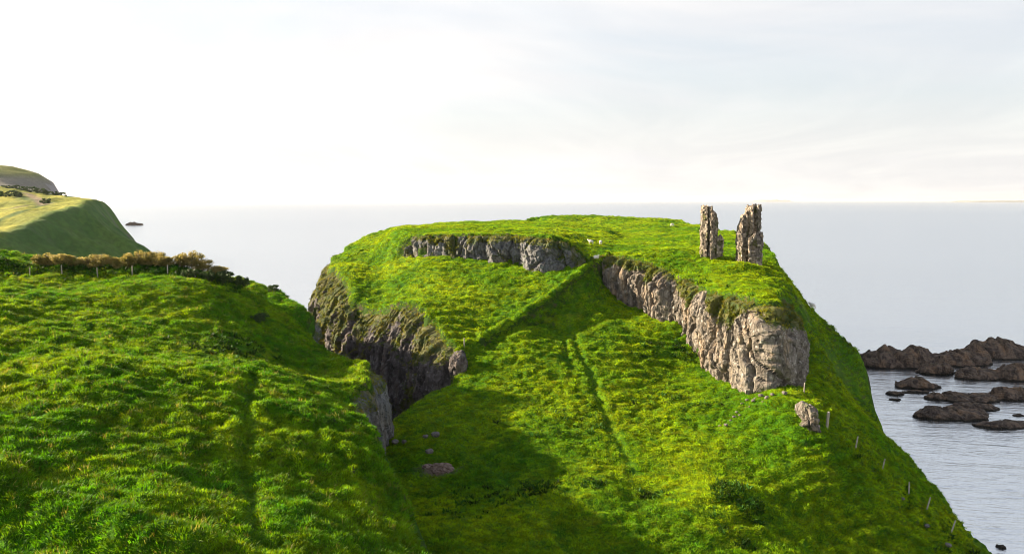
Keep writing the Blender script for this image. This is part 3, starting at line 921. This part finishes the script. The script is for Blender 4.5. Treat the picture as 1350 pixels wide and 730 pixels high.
# low islands on the horizon
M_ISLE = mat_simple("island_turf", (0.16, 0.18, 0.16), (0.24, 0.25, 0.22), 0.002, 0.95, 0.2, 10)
for (x0, x1, dist, hh, sd_) in ((1262, 1420, 24000, 55, 1), (988, 1042, 36000, 100, 2)):
    nx_ = 90
    X0, X1 = (x0 - CX) / F * dist, (x1 - CX) / F * dist
    xs_ = np.linspace(X0, X1, nx_); ys_ = np.linspace(dist - 900, dist + 900, 13)
    X, Y = np.meshgrid(xs_, ys_, indexing='ij')
    t = (X - X0) / (X1 - X0); s_ = (Y - dist) / 900
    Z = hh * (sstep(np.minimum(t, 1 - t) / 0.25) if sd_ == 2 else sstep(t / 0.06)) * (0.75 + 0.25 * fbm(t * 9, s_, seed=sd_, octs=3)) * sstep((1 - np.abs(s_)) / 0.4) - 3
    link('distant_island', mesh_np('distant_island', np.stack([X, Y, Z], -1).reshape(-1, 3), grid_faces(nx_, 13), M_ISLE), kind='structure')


# ------------------------------------------------------------------ rocks
def ico(sub):
    bm = bmesh.new()
    bmesh.ops.create_icosphere(bm, subdivisions=sub, radius=1.0)
    v = np.array([q.co[:] for q in bm.verts]); f = np.array([[q.index for q in p.verts] for p in bm.faces])
    bm.free()
    return v, f


ICO = {k: ico(k) for k in (2, 3, 5, 6)}


def rock_mesh(name, sx, sy, sz, seed, sub, mat, rough=0.35, flat=0.55, feat=2.4):
    v, f = ICO[sub]
    x, y, z = v.T
    s = max(sx, sy)
    # box-ish body with a worn, uneven top
    p = np.sign(v) * np.abs(v) ** 0.8
    X, Y, Z = p[:, 0] * sx, p[:, 1] * sy, p[:, 2] * sz
    q1 = fbm(X / feat + seed * 3.1, Y / feat, Z / feat, seed=seed, octs=4, gain=0.55)
    f1, f2, idd = worley((X + 0.4 * Z) / feat * 1.1 + seed, (Y + 0.8 * Z) / feat * 1.1, seed=seed + 2)
    f = f
    crease = (1 - sstep((f2 - f1) / 0.18))
    d = rough * (0.75 * q1 + 0.6 * (idd - 0.45) - 0.45 * crease)
    m = np.minimum(1.0, feat * 0.6 / 1.0)
    X, Y, Z = X + x * d * m * 1.2, Y + y * d * m * 1.2, Z + z * d * m * 1.2 + 0.0
    moss = np.clip((z - 0.3) * 0.7, 0, 1)
    return mesh_np(name, np.stack([X, Y, Z], -1), f, mat, False, {'moss': moss})


def shore_rock(name, hw, dp, h, seed, sub, mat):
    v, f = ICO[sub]
    x, y, z = v.T
    fe = max(1.2, min(3.6, hw * 0.55))
    ex = np.where(z > 0, 0.62, 1.0)
    X, Y, Z = x * hw, y * dp, np.sign(z) * np.abs(z) ** ex * np.where(z > 0, h, h * 0.6)
    X = X + 0.28 * fe * fbm(X / fe + seed, Y / fe, Z / fe, seed=seed, octs=3)
    Y = Y + 0.22 * fe * fbm(X / fe, Y / fe + seed, Z / fe, seed=seed + 1, octs=3)
    up = np.clip(Z / h, 0, 1)
    hump = 0.80 + 0.34 * fbm(X / (fe * 1.5) + seed, Y / (fe * 1.5), seed=seed + 2, octs=2)
    f1, f2, idd = worley(X / (fe * 1.1) + 0.3 * Z / fe + seed, Y / (fe * 1.1), seed=seed + 3)
    cut = 1 - sstep((f2 - f1) / 0.22)
    Z = np.where(Z > 0, Z * np.clip(hump, 0.4, 1.15) + h * (0.22 * (idd - 0.5) - 0.2 * cut) * up, Z)
    lay = Z * 1.0 + 0.28 * X + 0.12 * Y + 0.25 * fbm(X / fe, Y / fe, seed=seed + 5, octs=2)
    saw = np.abs(((lay / 0.55) % 1.0) - 0.5) * 2
    r = np.maximum(np.hypot(x, y), 0.2)
    am = min(0.16, 0.1 * h)
    X = X + x / r * am * (saw - 0.5); Y = Y + y / r * am * (saw - 0.5)
    Z = Z + 0.10 * min(1, h / 2) * fbm(X / 0.55, Y / 0.55, Z / 0.55, seed=seed + 6, octs=3) * (z > -0.3)
    moss = np.clip((z - 0.55) * 0.9, 0, 1)
    return mesh_np(name, np.stack([X, Y, Z], -1), f, mat, False, {'moss': moss})


SEA_ROCKS = [  # x left, x right, y top, y waterline, depth ratio, label
    (1142, 1163, 455, 479, 0.9, 'small dark rounded rock at the left tip of the main shore rocks'),
    (1144, 1234, 445, 486, 0.55, 'long dark hump of rock at the left end of the shore rocks'),
    (1219, 1262, 466, 494, 0.6, 'brown ribbed rock sloping to the water in front of the dark humps'),
    (1233, 1308, 444, 483, 0.5, 'broad dark hump of rock in the middle of the shore rocks'),
    (1272, 1334, 480, 501, 0.5, 'low brown mossy rock in front of the middle hump'),
    (1284, 1372, 436, 474, 0.5, 'tallest dark shore rock at the right edge behind the others'),
    (1322, 1380, 468, 502, 0.6, 'brown rock at the right edge in front of the tallest one'),
    (1190, 1243, 493, 513, 0.55, 'dark round topped rock alone in the water in front of the long hump'),
    (1176, 1200, 513, 521, 0.6, 'flat dark rock just left of the lone round topped rock base'),
    (1183, 1198, 523, 528, 0.6, 'tiny flat rock awash, leftmost and lowest near the lone rock'),
    (1199, 1235, 512, 519, 0.4, 'thin flat ledge in front of the lone round topped rock'),
    (1229, 1264, 513, 528, 0.6, 'small brown rock between the lone rock and the wide flat reef'),
    (1254, 1326, 511, 531, 0.5, 'wide flat brown reef rock behind the two long ledges'),
    (1263, 1328, 524, 541, 0.35, 'narrow brown ledge just in front of the wide flat reef'),
    (1217, 1314, 531, 554, 0.4, 'long tapering brown ledge reaching left in the reef'),
    (1298, 1375, 551, 565, 0.35, 'lowest long brown ledge running off the right edge'),
    (1315, 1380, 502, 528, 0.6, 'brown jagged rock at the right edge beside the reef'),
    (1345, 1364, 545, 549, 0.6, 'tiny brown rock awash by the right edge'),
    (1334, 1345, 714, 722, 0.8, 'small dark rock in the water in the bottom right corner')]
for k, (xl, xr, yt, yb, dr, lab) in enumerate(SEA_ROCKS):
    d = ray((xl + xr) / 2, yb)
    Yw = -CAMZ / d[2] * d[1]
    hw = (xr - xl) / 2 / F * Yw
    dp = hw * 2 * dr
    hh = (yb - yt) / F * Yw * 1.02
    hh = max(0.35, hh - dp * 0.5 * CAMZ / Yw * 0.6)
    me = shore_rock('sea_rock', hw * (1.16 if k < 8 else 1.05), dp / 2 * 1.15, hh * 0.72, 500 + k, 6 if hw > 3 else 5, M_SEAROCK)
    link('sea_rock', me, loc=((((xl + xr) / 2) - CX) / F * (Yw + dp / 2) * 1.0, Yw + dp / 2, -0.03 * hh), label=lab, cat='rock', group='rocks in the sea off the headland')
d = ray(178, 297)
Yw = -CAMZ / d[2] * d[1]
me = shore_rock('sea_rock', 12, 10, 4.5, 555, 5, M_SEAROCK)
link('sea_rock', me, loc=((178 - CX) / F * Yw, Yw, 0), label='low dark skerry off the tip of the far left headland', cat='rock')

# crags and loose stones on land
p = hit(1068, 566)
me = rock_mesh('rock_outcrop', 0.95, 2.3, 1.7, 611, 5, M_ROCK, 0.8, feat=1.15)
o = link('rock_outcrop', me, loc=(p.x + 0.1, p.y + 1.6, p.z + 0.35), label='stubby lichen grey rock outcrop on the ridge under the castle crag', cat='rock')
o.rotation_euler = (0.42, 0.1, 0.12)
p = hit(604, 492)
me = rock_mesh('rock_outcrop', 0.95, 1.4, 2.0, 602, 5, M_DARKROCK, 0.5, feat=1.0)
link('rock_outcrop', me, loc=(p.x, p.y + 1.0, p.z + 0.7), rz=0.3, label='brown broken rock where the old bank meets the ravine cliff', cat='rock')
STONES = [(985, 528, 0.34), (993, 531, 0.42), (1003, 523, 0.5), (1011, 526, 0.55), (1018, 521, 0.4), (978, 534, 0.3), (971, 545, 0.3), (968, 551, 0.35), (975, 549, 0.28), (957, 562, 0.36),
          (949, 563, 0.28), (1034, 520, 0.5), (996, 526, 0.3), (988, 538, 0.25), (963, 556, 0.25), (1006, 530, 0.3)]
protos = [rock_mesh('stone', 1, 0.8, 0.6, 700 + k, 3, M_BOULDER, 0.3, feat=0.8) for k in range(4)]
for k, (a, b, s_) in enumerate(STONES):
    p = hit(a, b)
    o = link('stone', protos[k % 4], loc=(p.x, p.y, p.z + s_ * 0.25), rz=k * 1.3, label='small pale stone in the scree below the castle crag', cat='stone', group='fallen stones below the castle crag')
    o.scale = (s_ * 0.62,) * 3
for (a, b, s_, lab) in [(574, 578, 0.48, 'grey stone with a dark hollow under it, above the bare soil patch'), (566, 597, 0.42, 'pale rounded stone just above the bare soil patch'),
                        (561, 577, 0.3, 'small upright stone left of the stone with a hollow'), (521, 584, 0.38, 'pale stone half sunk in turf beside the grey hill cliff'),
                        (533, 586, 0.3, 'dark stone to the right of the half sunk pale stone'),
                        (1190, 660, 0.22, 'small pale stone on the lower right slope beside a leaning post'), (1222, 696, 0.28, 'white stone on the right slope, upper one of two'), (1250, 722, 0.32, 'white stone on the right slope, lowest one')]:
    p = hit(a, b)
    o = link('stone', protos[int(a) % 4], loc=(p.x, p.y, p.z + s_ * 0.4), rz=a * 0.7, label=lab, cat='stone')
    o.scale = (s_, s_, s_)
p = hit(577, 626)
me = rock_mesh('soil_heap', 1.85, 0.8, 0.75, 640, 5, M_SOIL, 0.45, feat=0.8)
link('soil_heap', me, loc=(p.x, p.y + 0.9, p.z + 0.1), rz=-0.15, label='bare brown soil heap scraped out of the grassy slope', cat='soil')


# ------------------------------------------------------------------ castle ruin
def wall_prism(poly, z0, top, seed, res=0.07):
    """masonry shaft: plan polygon, ragged top, every stone proud of recessed joints"""
    P = np.array(poly + [poly[0]], float)
    L = np.concatenate([[0], np.cumsum(np.hypot(*np.diff(P, axis=0).T))])
    nu = int(L[-1] / res)
    u = np.linspace(0, L[-1], nu, endpoint=False)
    X, Y = np.interp(u, L, P[:, 0]), np.interp(u, L, P[:, 1])
    cxm, cym = np.mean(P[:-1], axis=0)
    tx = np.roll(X, -2) - np.roll(X, 2); ty = np.roll(Y, -2) - np.roll(Y, 2)
    tl = np.hypot(tx, ty) + 1e-9; nx, ny = ty / tl, -tx / tl
    area = np.sum(P[:-1, 0] * P[1:, 1] - P[1:, 0] * P[:-1, 1])
    if area < 0: nx, ny = -nx, -ny
    zt = top(X, Y) + 0.34 * vn(X / 0.42, Y / 0.42, seed=seed) + 0.16 * vn(X / 0.15, Y / 0.15, seed=seed + 1)
    nv = int((zt.max() - z0) / res) + 2
    v = np.linspace(0, 1, nv)
    Z = z0 + (zt[:, None] - z0) * v[None, :]
    U = u[:, None] + 0 * Z
    rowh = 0.31
    row = np.floor(Z / rowh)
    f1, f2, idd = worley(U / 0.50 + 0.37 * row, (Z + 0.05 * vn(U / 0.8, Z, seed=seed)) / rowh, seed=seed + 3, jit=0.55)
    joint = 1 - sstep((f2 - f1) / 0.22)
    gap = (idd > 0.93) * 0.16
    D = 0.24 * (idd - 0.4) - 0.10 * joint - gap * 1.3 + 0.06 * fbm(U / 1.0, Z / 1.0, seed=seed + 5, octs=2) + 0.09 * vn(U / 2.2, Z / 1.8, seed=seed + 6) - 0.10
    shrink = 0.10 * sstep((v - 0.93) / 0.07)[None, :]
    PX = X[:, None] + nx[:, None] * (D - shrink); PY = Y[:, None] + ny[:, None] * (D - shrink)
    V = np.stack([PX, PY, Z], -1).reshape(-1, 3)
    F_ = grid_faces(nu, nv, True)
    # rings closing the broken top
    rings = 7
    prev = np.arange(nu) * nv + nv - 1
    Vs = [V]; base_i = len(V); Fs = [F_]
    for r in range(1, rings + 1):
        t = r / rings * 0.985
        rx = PX[:, -1] * (1 - t) + cxm * t; ry = PY[:, -1] * (1 - t) + cym * t
        rz = top(rx, ry) + 0.2 * vn(rx / 0.35, ry / 0.35, seed=seed + 8) - 0.05
        rz = np.where(r == 1, 0.5 * rz + 0.5 * zt, rz)
        Vs.append(np.stack([rx, ry, rz], -1))
        cur = base_i + np.arange(nu)
        Fs.append(np.stack([prev, np.roll(prev, -1), np.roll(cur, -1), cur], -1))
        prev = cur; base_i += nu
    V = np.concatenate(Vs); F_ = np.concatenate(Fs)
    if area < 0: F_ = F_[:, ::-1]
    moss = np.concatenate([np.clip(0.55 * fbm(U / 1.0, Z / 1.2, seed=seed + 7, octs=2) + 0.12, 0, 1).ravel(), np.full(nu * rings, 0.3)])
    tone = np.concatenate([idd.ravel(), np.full(nu * rings, 0.4)])
    return V, F_, moss, tone


def prof(pts):
    """height of the broken top along x"""
    a = np.array(pts, float)
    return lambda X, Y: np.interp(X, a[:, 0], a[:, 1])


def ruin(name, Y0, x_ref, parts, label):
    xr = (x_ref - CX) / F * Y0
    zb = gz(xr, Y0)
    root = link(name, None, loc=(xr, Y0, zb), label=label, cat='ruined tower')
    for k, (pname, plan, tops, drop) in enumerate(parts):
        plan_w = [((x_ref + (a - x_ref) * 0.9 - CX) / F * Y0, Y0 + b * 0.9) for a, b in plan]
        tw = [((a - CX) / F * Y0, CAMZ - (b - HOR) / F * Y0) for a, b in tops]
        V, F_, moss, tone = wall_prism(plan_w, zb - drop, prof(tw), 900 + 13 * k + int(x_ref))
        V = V - np.array([xr, Y0, zb])
        link(pname, mesh_np(pname, V, F_, M_STONE, False, {'moss': moss, 'tone': tone}), parent=root)
    return root


T1, T2 = 126.0, 123.0
ruin('ruined_tower', T1, 938, [
    ('wall', [(924, 0.3), (931, -0.5), (933, 1.0), (933.5, 2.6), (926, 2.8)], [(923, 273), (932, 272), (935, 276)], 2.2),
    ('wall', [(932, 0.9), (935, -0.9), (938, -1.0), (949, 0.4), (950, 2.4), (934, 2.4)], [(931, 275), (936, 273), (940, 278), (944, 280), (947, 283), (951, 288)], 2.4),
    ('broken_wall', [(946, -0.1), (953, 0.4), (957.5, 1.0), (957, 2.3), (946, 2.3)], [(945, 318), (950, 313), (953, 310), (957, 311), (959, 316)], 1.6)],
    'taller slim stone tower fragment, left of the two ruins on the crag')
ruin('ruined_tower', T2, 993, [
    ('wall', [(988, 0.6), (991, -0.4), (996, 0.5), (998, -0.5), (1004, -0.4), (1006.5, 1.0), (1005, 3.0), (987, 3.0)], [(986, 276), (989, 272), (996, 271.5), (1003, 271.5), (1005, 275), (1007, 282)], 2.6),
    ('wall', [(972, 0.6), (977, -0.1), (981, 0.5), (984, 0.3), (989, 0.7), (989, 2.8), (973, 2.6)], [(971, 309), (975, 305), (977, 297), (981, 287), (985, 281), (990, 275)], 2.2),
    ('broken_wall', [(984.5, -0.9), (990, -0.9), (998, -1.0), (1006, -0.8), (1008, 0.5), (1006, 1.2), (986, 0.8)], [(984, 318), (988, 312), (994, 308), (1000, 312), (1008, 306)], 3.0)],
    'broad ragged stone tower fragment with grassy ledges, right of the two ruins')


# ------------------------------------------------------------------ plants
def tube(V, Fq, pts, rads, n=6):
    base_ = len(V)
    for k, (p_, r_) in enumerate(zip(pts, rads)):
        for j in range(n):
            a = 2 * math.pi * j / n
            V.append((p_[0] + r_ * math.cos(a), p_[1] + r_ * math.sin(a), p_[2]))
    for k in range(len(pts) - 1):
        for j in range(n):
            a, b = base_ + k * n + j, base_ + k * n + (j + 1) % n
            Fq.append((a, b, b + n, a + n))


def bush_meshes(seed, rx, ry, rz_, base_h, leaves, leaf, mat, lean=0.0, clumps=26, stems=5):
    rg = np.random.default_rng(seed)
    cs = []
    while len(cs) < clumps:
        q = rg.uniform(-1, 1, 3)
        if 0.25 < np.linalg.norm(q) < 1: cs.append(q)
    cs = np.array(cs)
    C = cs * np.array([rx, ry, rz_]) * 0.86 + np.array([0, 0, base_h + rz_])
    C[:, 0] += lean * np.maximum(0, C[:, 2])
    per = leaves // clumps
    V = []
    for c in C:
        r_ = rg.uniform(0.22, 0.42) * min(rx, rz_) * 1.0
        q = rg.normal(0, 1, (per, 3)); q = q / np.linalg.norm(q, axis=1)[:, None] * (rg.random((per, 1)) ** 0.4) * r_
        ctr = c + q * np.array([1.25, 1.25, 0.85])
        a = rg.normal(0, 1, (per, 3)); a /= np.linalg.norm(a, axis=1)[:, None]
        b = np.cross(a, rg.normal(0, 1, (per, 3))); b /= np.linalg.norm(b, axis=1)[:, None]
        s1 = leaf * rg.uniform(0.6, 1.3, (per, 1)); s2 = s1 * 0.55
        V.append(np.stack([ctr - a * s1, ctr + b * s2, ctr + a * s1, ctr - b * s2], 1))
    V = np.concatenate(V).reshape(-1, 3)
    Fq = np.arange(len(V)).reshape(-1, 4)
    crown = mesh_np('crown', V, Fq, mat, False)
    TV, TF = [], []
    for k in range(stems):
        c = C[rg.integers(len(C))]
        b0 = np.array([rg.uniform(-0.25, 0.25) * rx, rg.uniform(-0.2, 0.2), -0.3])
        mid_ = b0 * 0.6 + c * 0.35 + rg.normal(0, 0.12, 3)
        tube(TV, TF, [b0, mid_, c], [0.10, 0.06, 0.02])
    trunk = mesh_np('trunk', TV, TF, M_BARK, True)
    return crown, trunk


haw = [bush_meshes(40 + k, 1.75, 1.1, 0.98, 0.0, 4600, 0.085, M_LEAF_WARM, 0.22, 46, 7) for k in range(4)]
HAWS = [(52, 1.0, 'first'), (64, 0.9, ''), (77, 1.12, ''), (93, 1.15, ''), (107, 0.95, ''), (124, 1.05, ''), (141, 0.95, ''), (158, 1.1, ''), (175, 1.3, ''), (193, 1.1, ''), (209, 1.05, ''), (226, 1.15, ''), (245, 1.2, ''), (262, 1.0, ''), (279, 1.1, '')]
ORD = ['leftmost', 'second', 'third', 'fourth', 'fifth', 'sixth', 'seventh', 'eighth', 'ninth', 'tenth', 'eleventh', 'twelfth', 'thirteenth', 'fourteenth', 'rightmost']
hl = np.array(HEDGE_LINE)
for k, (a, s_, _) in enumerate(HAWS):
    # along the hedge line
    x = None
    ts = np.linspace(-85, -34, 400)
    yy = np.interp(ts, hl[:, 0], hl[:, 1])
    pxs = CX + F * ts / yy
    j = int(np.argmin(np.abs(pxs - a)))
    x, y = ts[j], yy[j] + 0.5
    y += 0.5 * math.sin(k * 2.3)
    root = link('hawthorn_bush', None, loc=(x, y, gz(x, y) - 0.05), cat='bush', group='windswept hawthorns of the hedge',
                label=f'{ORD[k]} hawthorn from the left in the golden brown windswept hedge' if 0 < k < 14 else f'{ORD[k]} golden brown hawthorn of the windswept hedge')
    root.scale = (s_, s_, s_ * (0.84 + 0.14 * math.sin(k * 1.7)))
    root.rotation_euler.z = (k % 2) * math.pi + 0.2 * math.sin(k) if False else 0.25 * math.sin(k * 3)
    c, t = haw[k % 4]
    link('crown', c, parent=root); link('trunk', t, parent=root)

gor = [bush_meshes(60 + k, 1.3, 1.0, 0.62, 0.0, 2600, 0.075, M_LEAF_DARK, 0.05, 34, 4) for k in range(3)]
GORSE = [(250, 367, 1.0, 'dark green shrub on the hedge bank, furthest left of the low shrubs'), (275, 370, 1.15, 'dark green shrub under the right end of the hedge'), (298, 374, 1.3, 'round dark shrub just right of the hedge end'),
         (316, 378, 1.2, 'dark shrub at the low right end of the hedge bank'), (343, 424, 1.0, 'lone rounded green bush on the hillside below the hedge end'), (360, 385, 0.9, 'dark shrub on the hill brow past the hedge')]
for k, (a, b, s_, lab) in enumerate(GORSE):
    p = hit(a, b)
    root = link('shrub', None, loc=(p.x, p.y, p.z - 0.1), label=lab, cat='shrub', group='low shrubs near the hedge')
    root.scale = (s_, s_, s_); root.rotation_euler.z = k * 1.1
    c, t = gor[k % 3]
    link('crown', c, parent=root); link('trunk', t, parent=root)

# scrub along the far headland ridge
scr = [bush_meshes(80 + k, 4.5, 3.0, 2.0, 0.0, 500, 0.55, M_LEAF_DARK, 0.1, 14, 3)[0] for k in range(2)]
for k, (a, b, Y_) in enumerate([(8, 250, 600), (20, 252, 590), (32, 253, 585), (42, 254, 580), (52, 256, 572), (61, 256, 570), (70, 258, 560), (80, 258.5, 560), (60, 267, 480), (15, 262, 520), (5, 262, 515), (25, 263, 520)]):
    q = at(a, b, Y_)
    zq = float(far_f(np.array([q[0]]), np.array([q[1]]))[0])
    link('shrub', scr[k % 2], loc=(q[0], q[1], zq), rz=k, label='small dark shrub in the scrub line on the far left headland', cat='shrub', group='scrub on the far headland')


# ------------------------------------------------------------------ posts
def post_mesh(h, r, seed):
    rg = random.Random(seed)
    V, Fq = [], []
    n = 8
    lv = [(-0.4, 1.05), (0.0, 1.0), (h * 0.5, 0.96), (h - 0.03, 0.92), (h, 0.7)]
    for z, s_ in lv:
        for j in range(n):
            a = 2 * math.pi * j / n
            V.append((r * s_ * math.cos(a) * rg.uniform(0.9, 1.1), r * s_ * math.sin(a) * rg.uniform(0.9, 1.1), z + (0.03 * math.cos(a) if z == h else 0)))
    for k in range(len(lv) - 1):
        for j in range(n):
            a, b = k * n + j, k * n + (j + 1) % n
            Fq.append((a, b, b + n, a + n))
    t = (len(lv) - 1) * n
    Fq += [(t, t + 1, t + 2, t + 3), (t, t + 3, t + 4, t + 7), (t + 4, t + 5, t + 6, t + 7)]
    return mesh_np('fence_post', V, Fq, M_POST, False)


pm = [post_mesh(1.25, 0.075, 5 + k) for k in range(3)]
thick = post_mesh(1.75, 0.16, 9)
RP = [(1090, 566, 0, 0.06, 'thick weathered post on the ridge beside the small rock outcrop'), (1128, 592, 1, 0.14, 'leaning grey post on the right slope, next one down from the thick post'),
      (1163, 620, 1, 0.18, 'thin grey post on the right slope half sunk in long grass'), (1198, 651, 1, 0.0, 'upright grey post midway down the right slope'),
      (1222, 671, 1, 0.22, 'leaning grey post on the lower right slope above the white stones'), (1254, 702, 1, 0.28, 'lowest leaning grey post near the bottom right of the slope'),
      (1060, 519, 1, 0.02, 'grey post at the foot of the castle crag near corner'), (612, 458, 1, 0.0, 'lone grey post at the lower end of the old bank')]
for k, (a, b, kind_, tilt, lab) in enumerate(RP):
    p = hit(a, b)
    o = link('fence_post', thick if kind_ == 0 else pm[k % 3], loc=p, label=lab, cat='post')
    o.rotation_euler = (0.05 * math.sin(k * 2), tilt, k)
    o.rotation_euler = (0.03, tilt, 0.0)
HP = [(36, 350, 'leftmost'), (80, 352, 'second'), (127, 353, 'third'), (173, 358, 'fourth'), (219, 366, 'fifth'), (256, 368, 'rightmost')]
for k, (a, b, w_) in enumerate(HP):
    ts = np.linspace(-85, -34, 400)
    yy = np.interp(ts, hl[:, 0], hl[:, 1]) - 2.2
    j = int(np.argmin(np.abs(CX + F * ts / yy - a)))
    p = Vector((ts[j], yy[j], gz(ts[j], yy[j])))
    o = link('fence_post', pm[k % 3], loc=p, label=f'{w_} pale post in front of the hedge' if k in (0, 5) else f'{w_} pale post from the left in front of the hedge', cat='post', group='fence posts along the hedge')
    o.rotation_euler = (0.04 * math.sin(k), 0.05 * math.cos(k * 2), 0)


# ------------------------------------------------------------------ sheep
def sheep_mesh(pose):
    """one continuous skin over a joint skeleton; faces +X"""
    lie = pose == 'lying'
    bh = 0.36 if lie else 0.62
    gzd = bh
    J = {'pelvis': (-0.36, 0, bh + 0.02), 'waist': (-0.08, 0, bh), 'chest': (0.28, 0, bh + 0.01), 'neck': (0.47, 0, bh + (0.12 if pose != 'graze' else -0.06)),
         'head': (0.60, 0, bh + (0.30 if pose != 'graze' else -0.30)), 'muzzle': (0.78, 0, bh + (0.22 if pose != 'graze' else -0.46)), 'tail': (-0.56, 0, bh - 0.08)}
    rad = {'pelvis': 0.27, 'waist': 0.30, 'chest': 0.26, 'neck': 0.14, 'head': 0.10, 'muzzle': 0.06, 'tail': 0.05}
    E = [('pelvis', 'waist'), ('waist', 'chest'), ('chest', 'neck'), ('neck', 'head'), ('head', 'muzzle'), ('pelvis', 'tail')]
    for s_, t in ((1, 'r'), (-1, 'l')):
        J['ear' + t] = (0.54, s_ * 0.19, J['head'][2] + 0.06); rad['ear' + t] = 0.03; E.append(('head', 'ear' + t))
        if lie:
            J['fk' + t] = (0.48, s_ * 0.16, 0.12); J['ff' + t] = (0.28, s_ * 0.2, 0.05); J['hk' + t] = (-0.18, s_ * 0.25, 0.12); J['hf' + t] = (-0.42, s_ * 0.28, 0.05)
            rad.update({'fk' + t: 0.06, 'ff' + t: 0.04, 'hk' + t: 0.08, 'hf' + t: 0.04})
            E += [('chest', 'fk' + t), ('fk' + t, 'ff' + t), ('pelvis', 'hk' + t), ('hk' + t, 'hf' + t)]
        else:
            J['fe' + t] = (0.27, s_ * 0.14, bh - 0.22); J['fk' + t] = (0.30, s_ * 0.14, 0.24); J['ff' + t] = (0.28, s_ * 0.14, 0.0)
            J['hs' + t] = (-0.30, s_ * 0.15, bh - 0.2); J['hk' + t] = (-0.44, s_ * 0.15, 0.24); J['hf' + t] = (-0.38, s_ * 0.15, 0.0)
            rad.update({'fe' + t: 0.09, 'fk' + t: 0.045, 'ff' + t: 0.04, 'hs' + t: 0.11, 'hk' + t: 0.045, 'hf' + t: 0.04})
            E += [('chest', 'fe' + t), ('fe' + t, 'fk' + t), ('fk' + t, 'ff' + t), ('pelvis', 'hs' + t), ('hs' + t, 'hk' + t), ('hk' + t, 'hf' + t)]
    names = list(J)
    me = bpy.data.meshes.new('sheep_skeleton')
    me.from_pydata([J[k] for k in names], [(names.index(a), names.index(b)) for a, b in E], [])
    tmp = bpy.data.objects.new('sheep_tmp', me)
    COL.objects.link(tmp)
    tmp.modifiers.new('skin', 'SKIN')
    sv = me.skin_vertices[0].data if me.skin_vertices else None
    if sv is None:
        bm = bmesh.new(); bm.from_mesh(me); bm.verts.layers.skin.verify(); bm.to_mesh(me); bm.free()
        sv = me.skin_vertices[0].data
    for k, nme in enumerate(names):
        sv[k].radius = (rad[nme], rad[nme]); sv[k].use_root = nme == 'pelvis'
    ss = tmp.modifiers.new('sub', 'SUBSURF'); ss.levels = 2; ss.render_levels = 2
    dg = bpy.context.evaluated_depsgraph_get()
    dg.update()
    ev = tmp.evaluated_get(dg)
    out = bpy.data.meshes.new_from_object(ev)
    bpy.data.objects.remove(tmp)
    out.name = 'sheep'
    out.materials.clear(); out.materials.append(M_WOOL)
    out.polygons.foreach_set('use_smooth', np.full(len(out.polygons), True))
    return out


SHEEP = [(779, 323, 'stand', 2.9, 'white sheep standing on the saddle, left of the two side by side'), (792, 323.5, 'graze', 1.3, 'white sheep grazing, right of the two side by side on the saddle'),
         (785, 344, 'lying', 0.3, 'white sheep lying below the other two near the top of the ditch'), (1071, 409, 'stand', 2.2, 'white sheep alone on the dark slope right of the castle crag'),
         (886, 299, 'graze', 0.4, 'tiny white sheep far back on the plateau top')]
for a, b, pose, rz_, lab in SHEEP:
    p = hit(a, b)
    o = link('sheep', sheep_mesh(pose), loc=p + Vector((0, 0, 0.12)), rz=rz_, label=lab, cat='sheep')
    o.scale = (0.9, 0.9, 0.9)
p = hit(542, 291.5)
o = link('boulder', rock_mesh('boulder', 0.45, 0.4, 0.5, 777, 3, M_DARKROCK, 0.3, feat=0.8), loc=p + Vector((0, 0, 0.3)), label='small dark boulder on the skyline of the plateau left end', cat='rock')

# ------------------------------------------------------------------ thin sea air
m = bpy.data.materials.new('haze'); m.use_nodes = True
n = N(m.node_tree)
v = n('ShaderNodeVolumePrincipled', {'Color': (0.92, 0.94, 0.97), 'Density': 0.000022, 'Anisotropy': 0.3})
n('ShaderNodeOutputMaterial', {'Volume': v})
x0, x1, y0, y1, z0, z1 = -65000, 65000, -3500, 95000, -9, 190
bv = [(x, y, z) for x in (x0, x1) for y in (y0, y1) for z in (z0, z1)]
bf = [(0, 1, 3, 2), (4, 6, 7, 5), (0, 4, 5, 1), (2, 3, 7, 6), (0, 2, 6, 4), (1, 5, 7, 3)]
link('haze', mesh_np('haze', bv, bf, m, False), kind='stuff', label='thin pale sea haze', cat='haze')
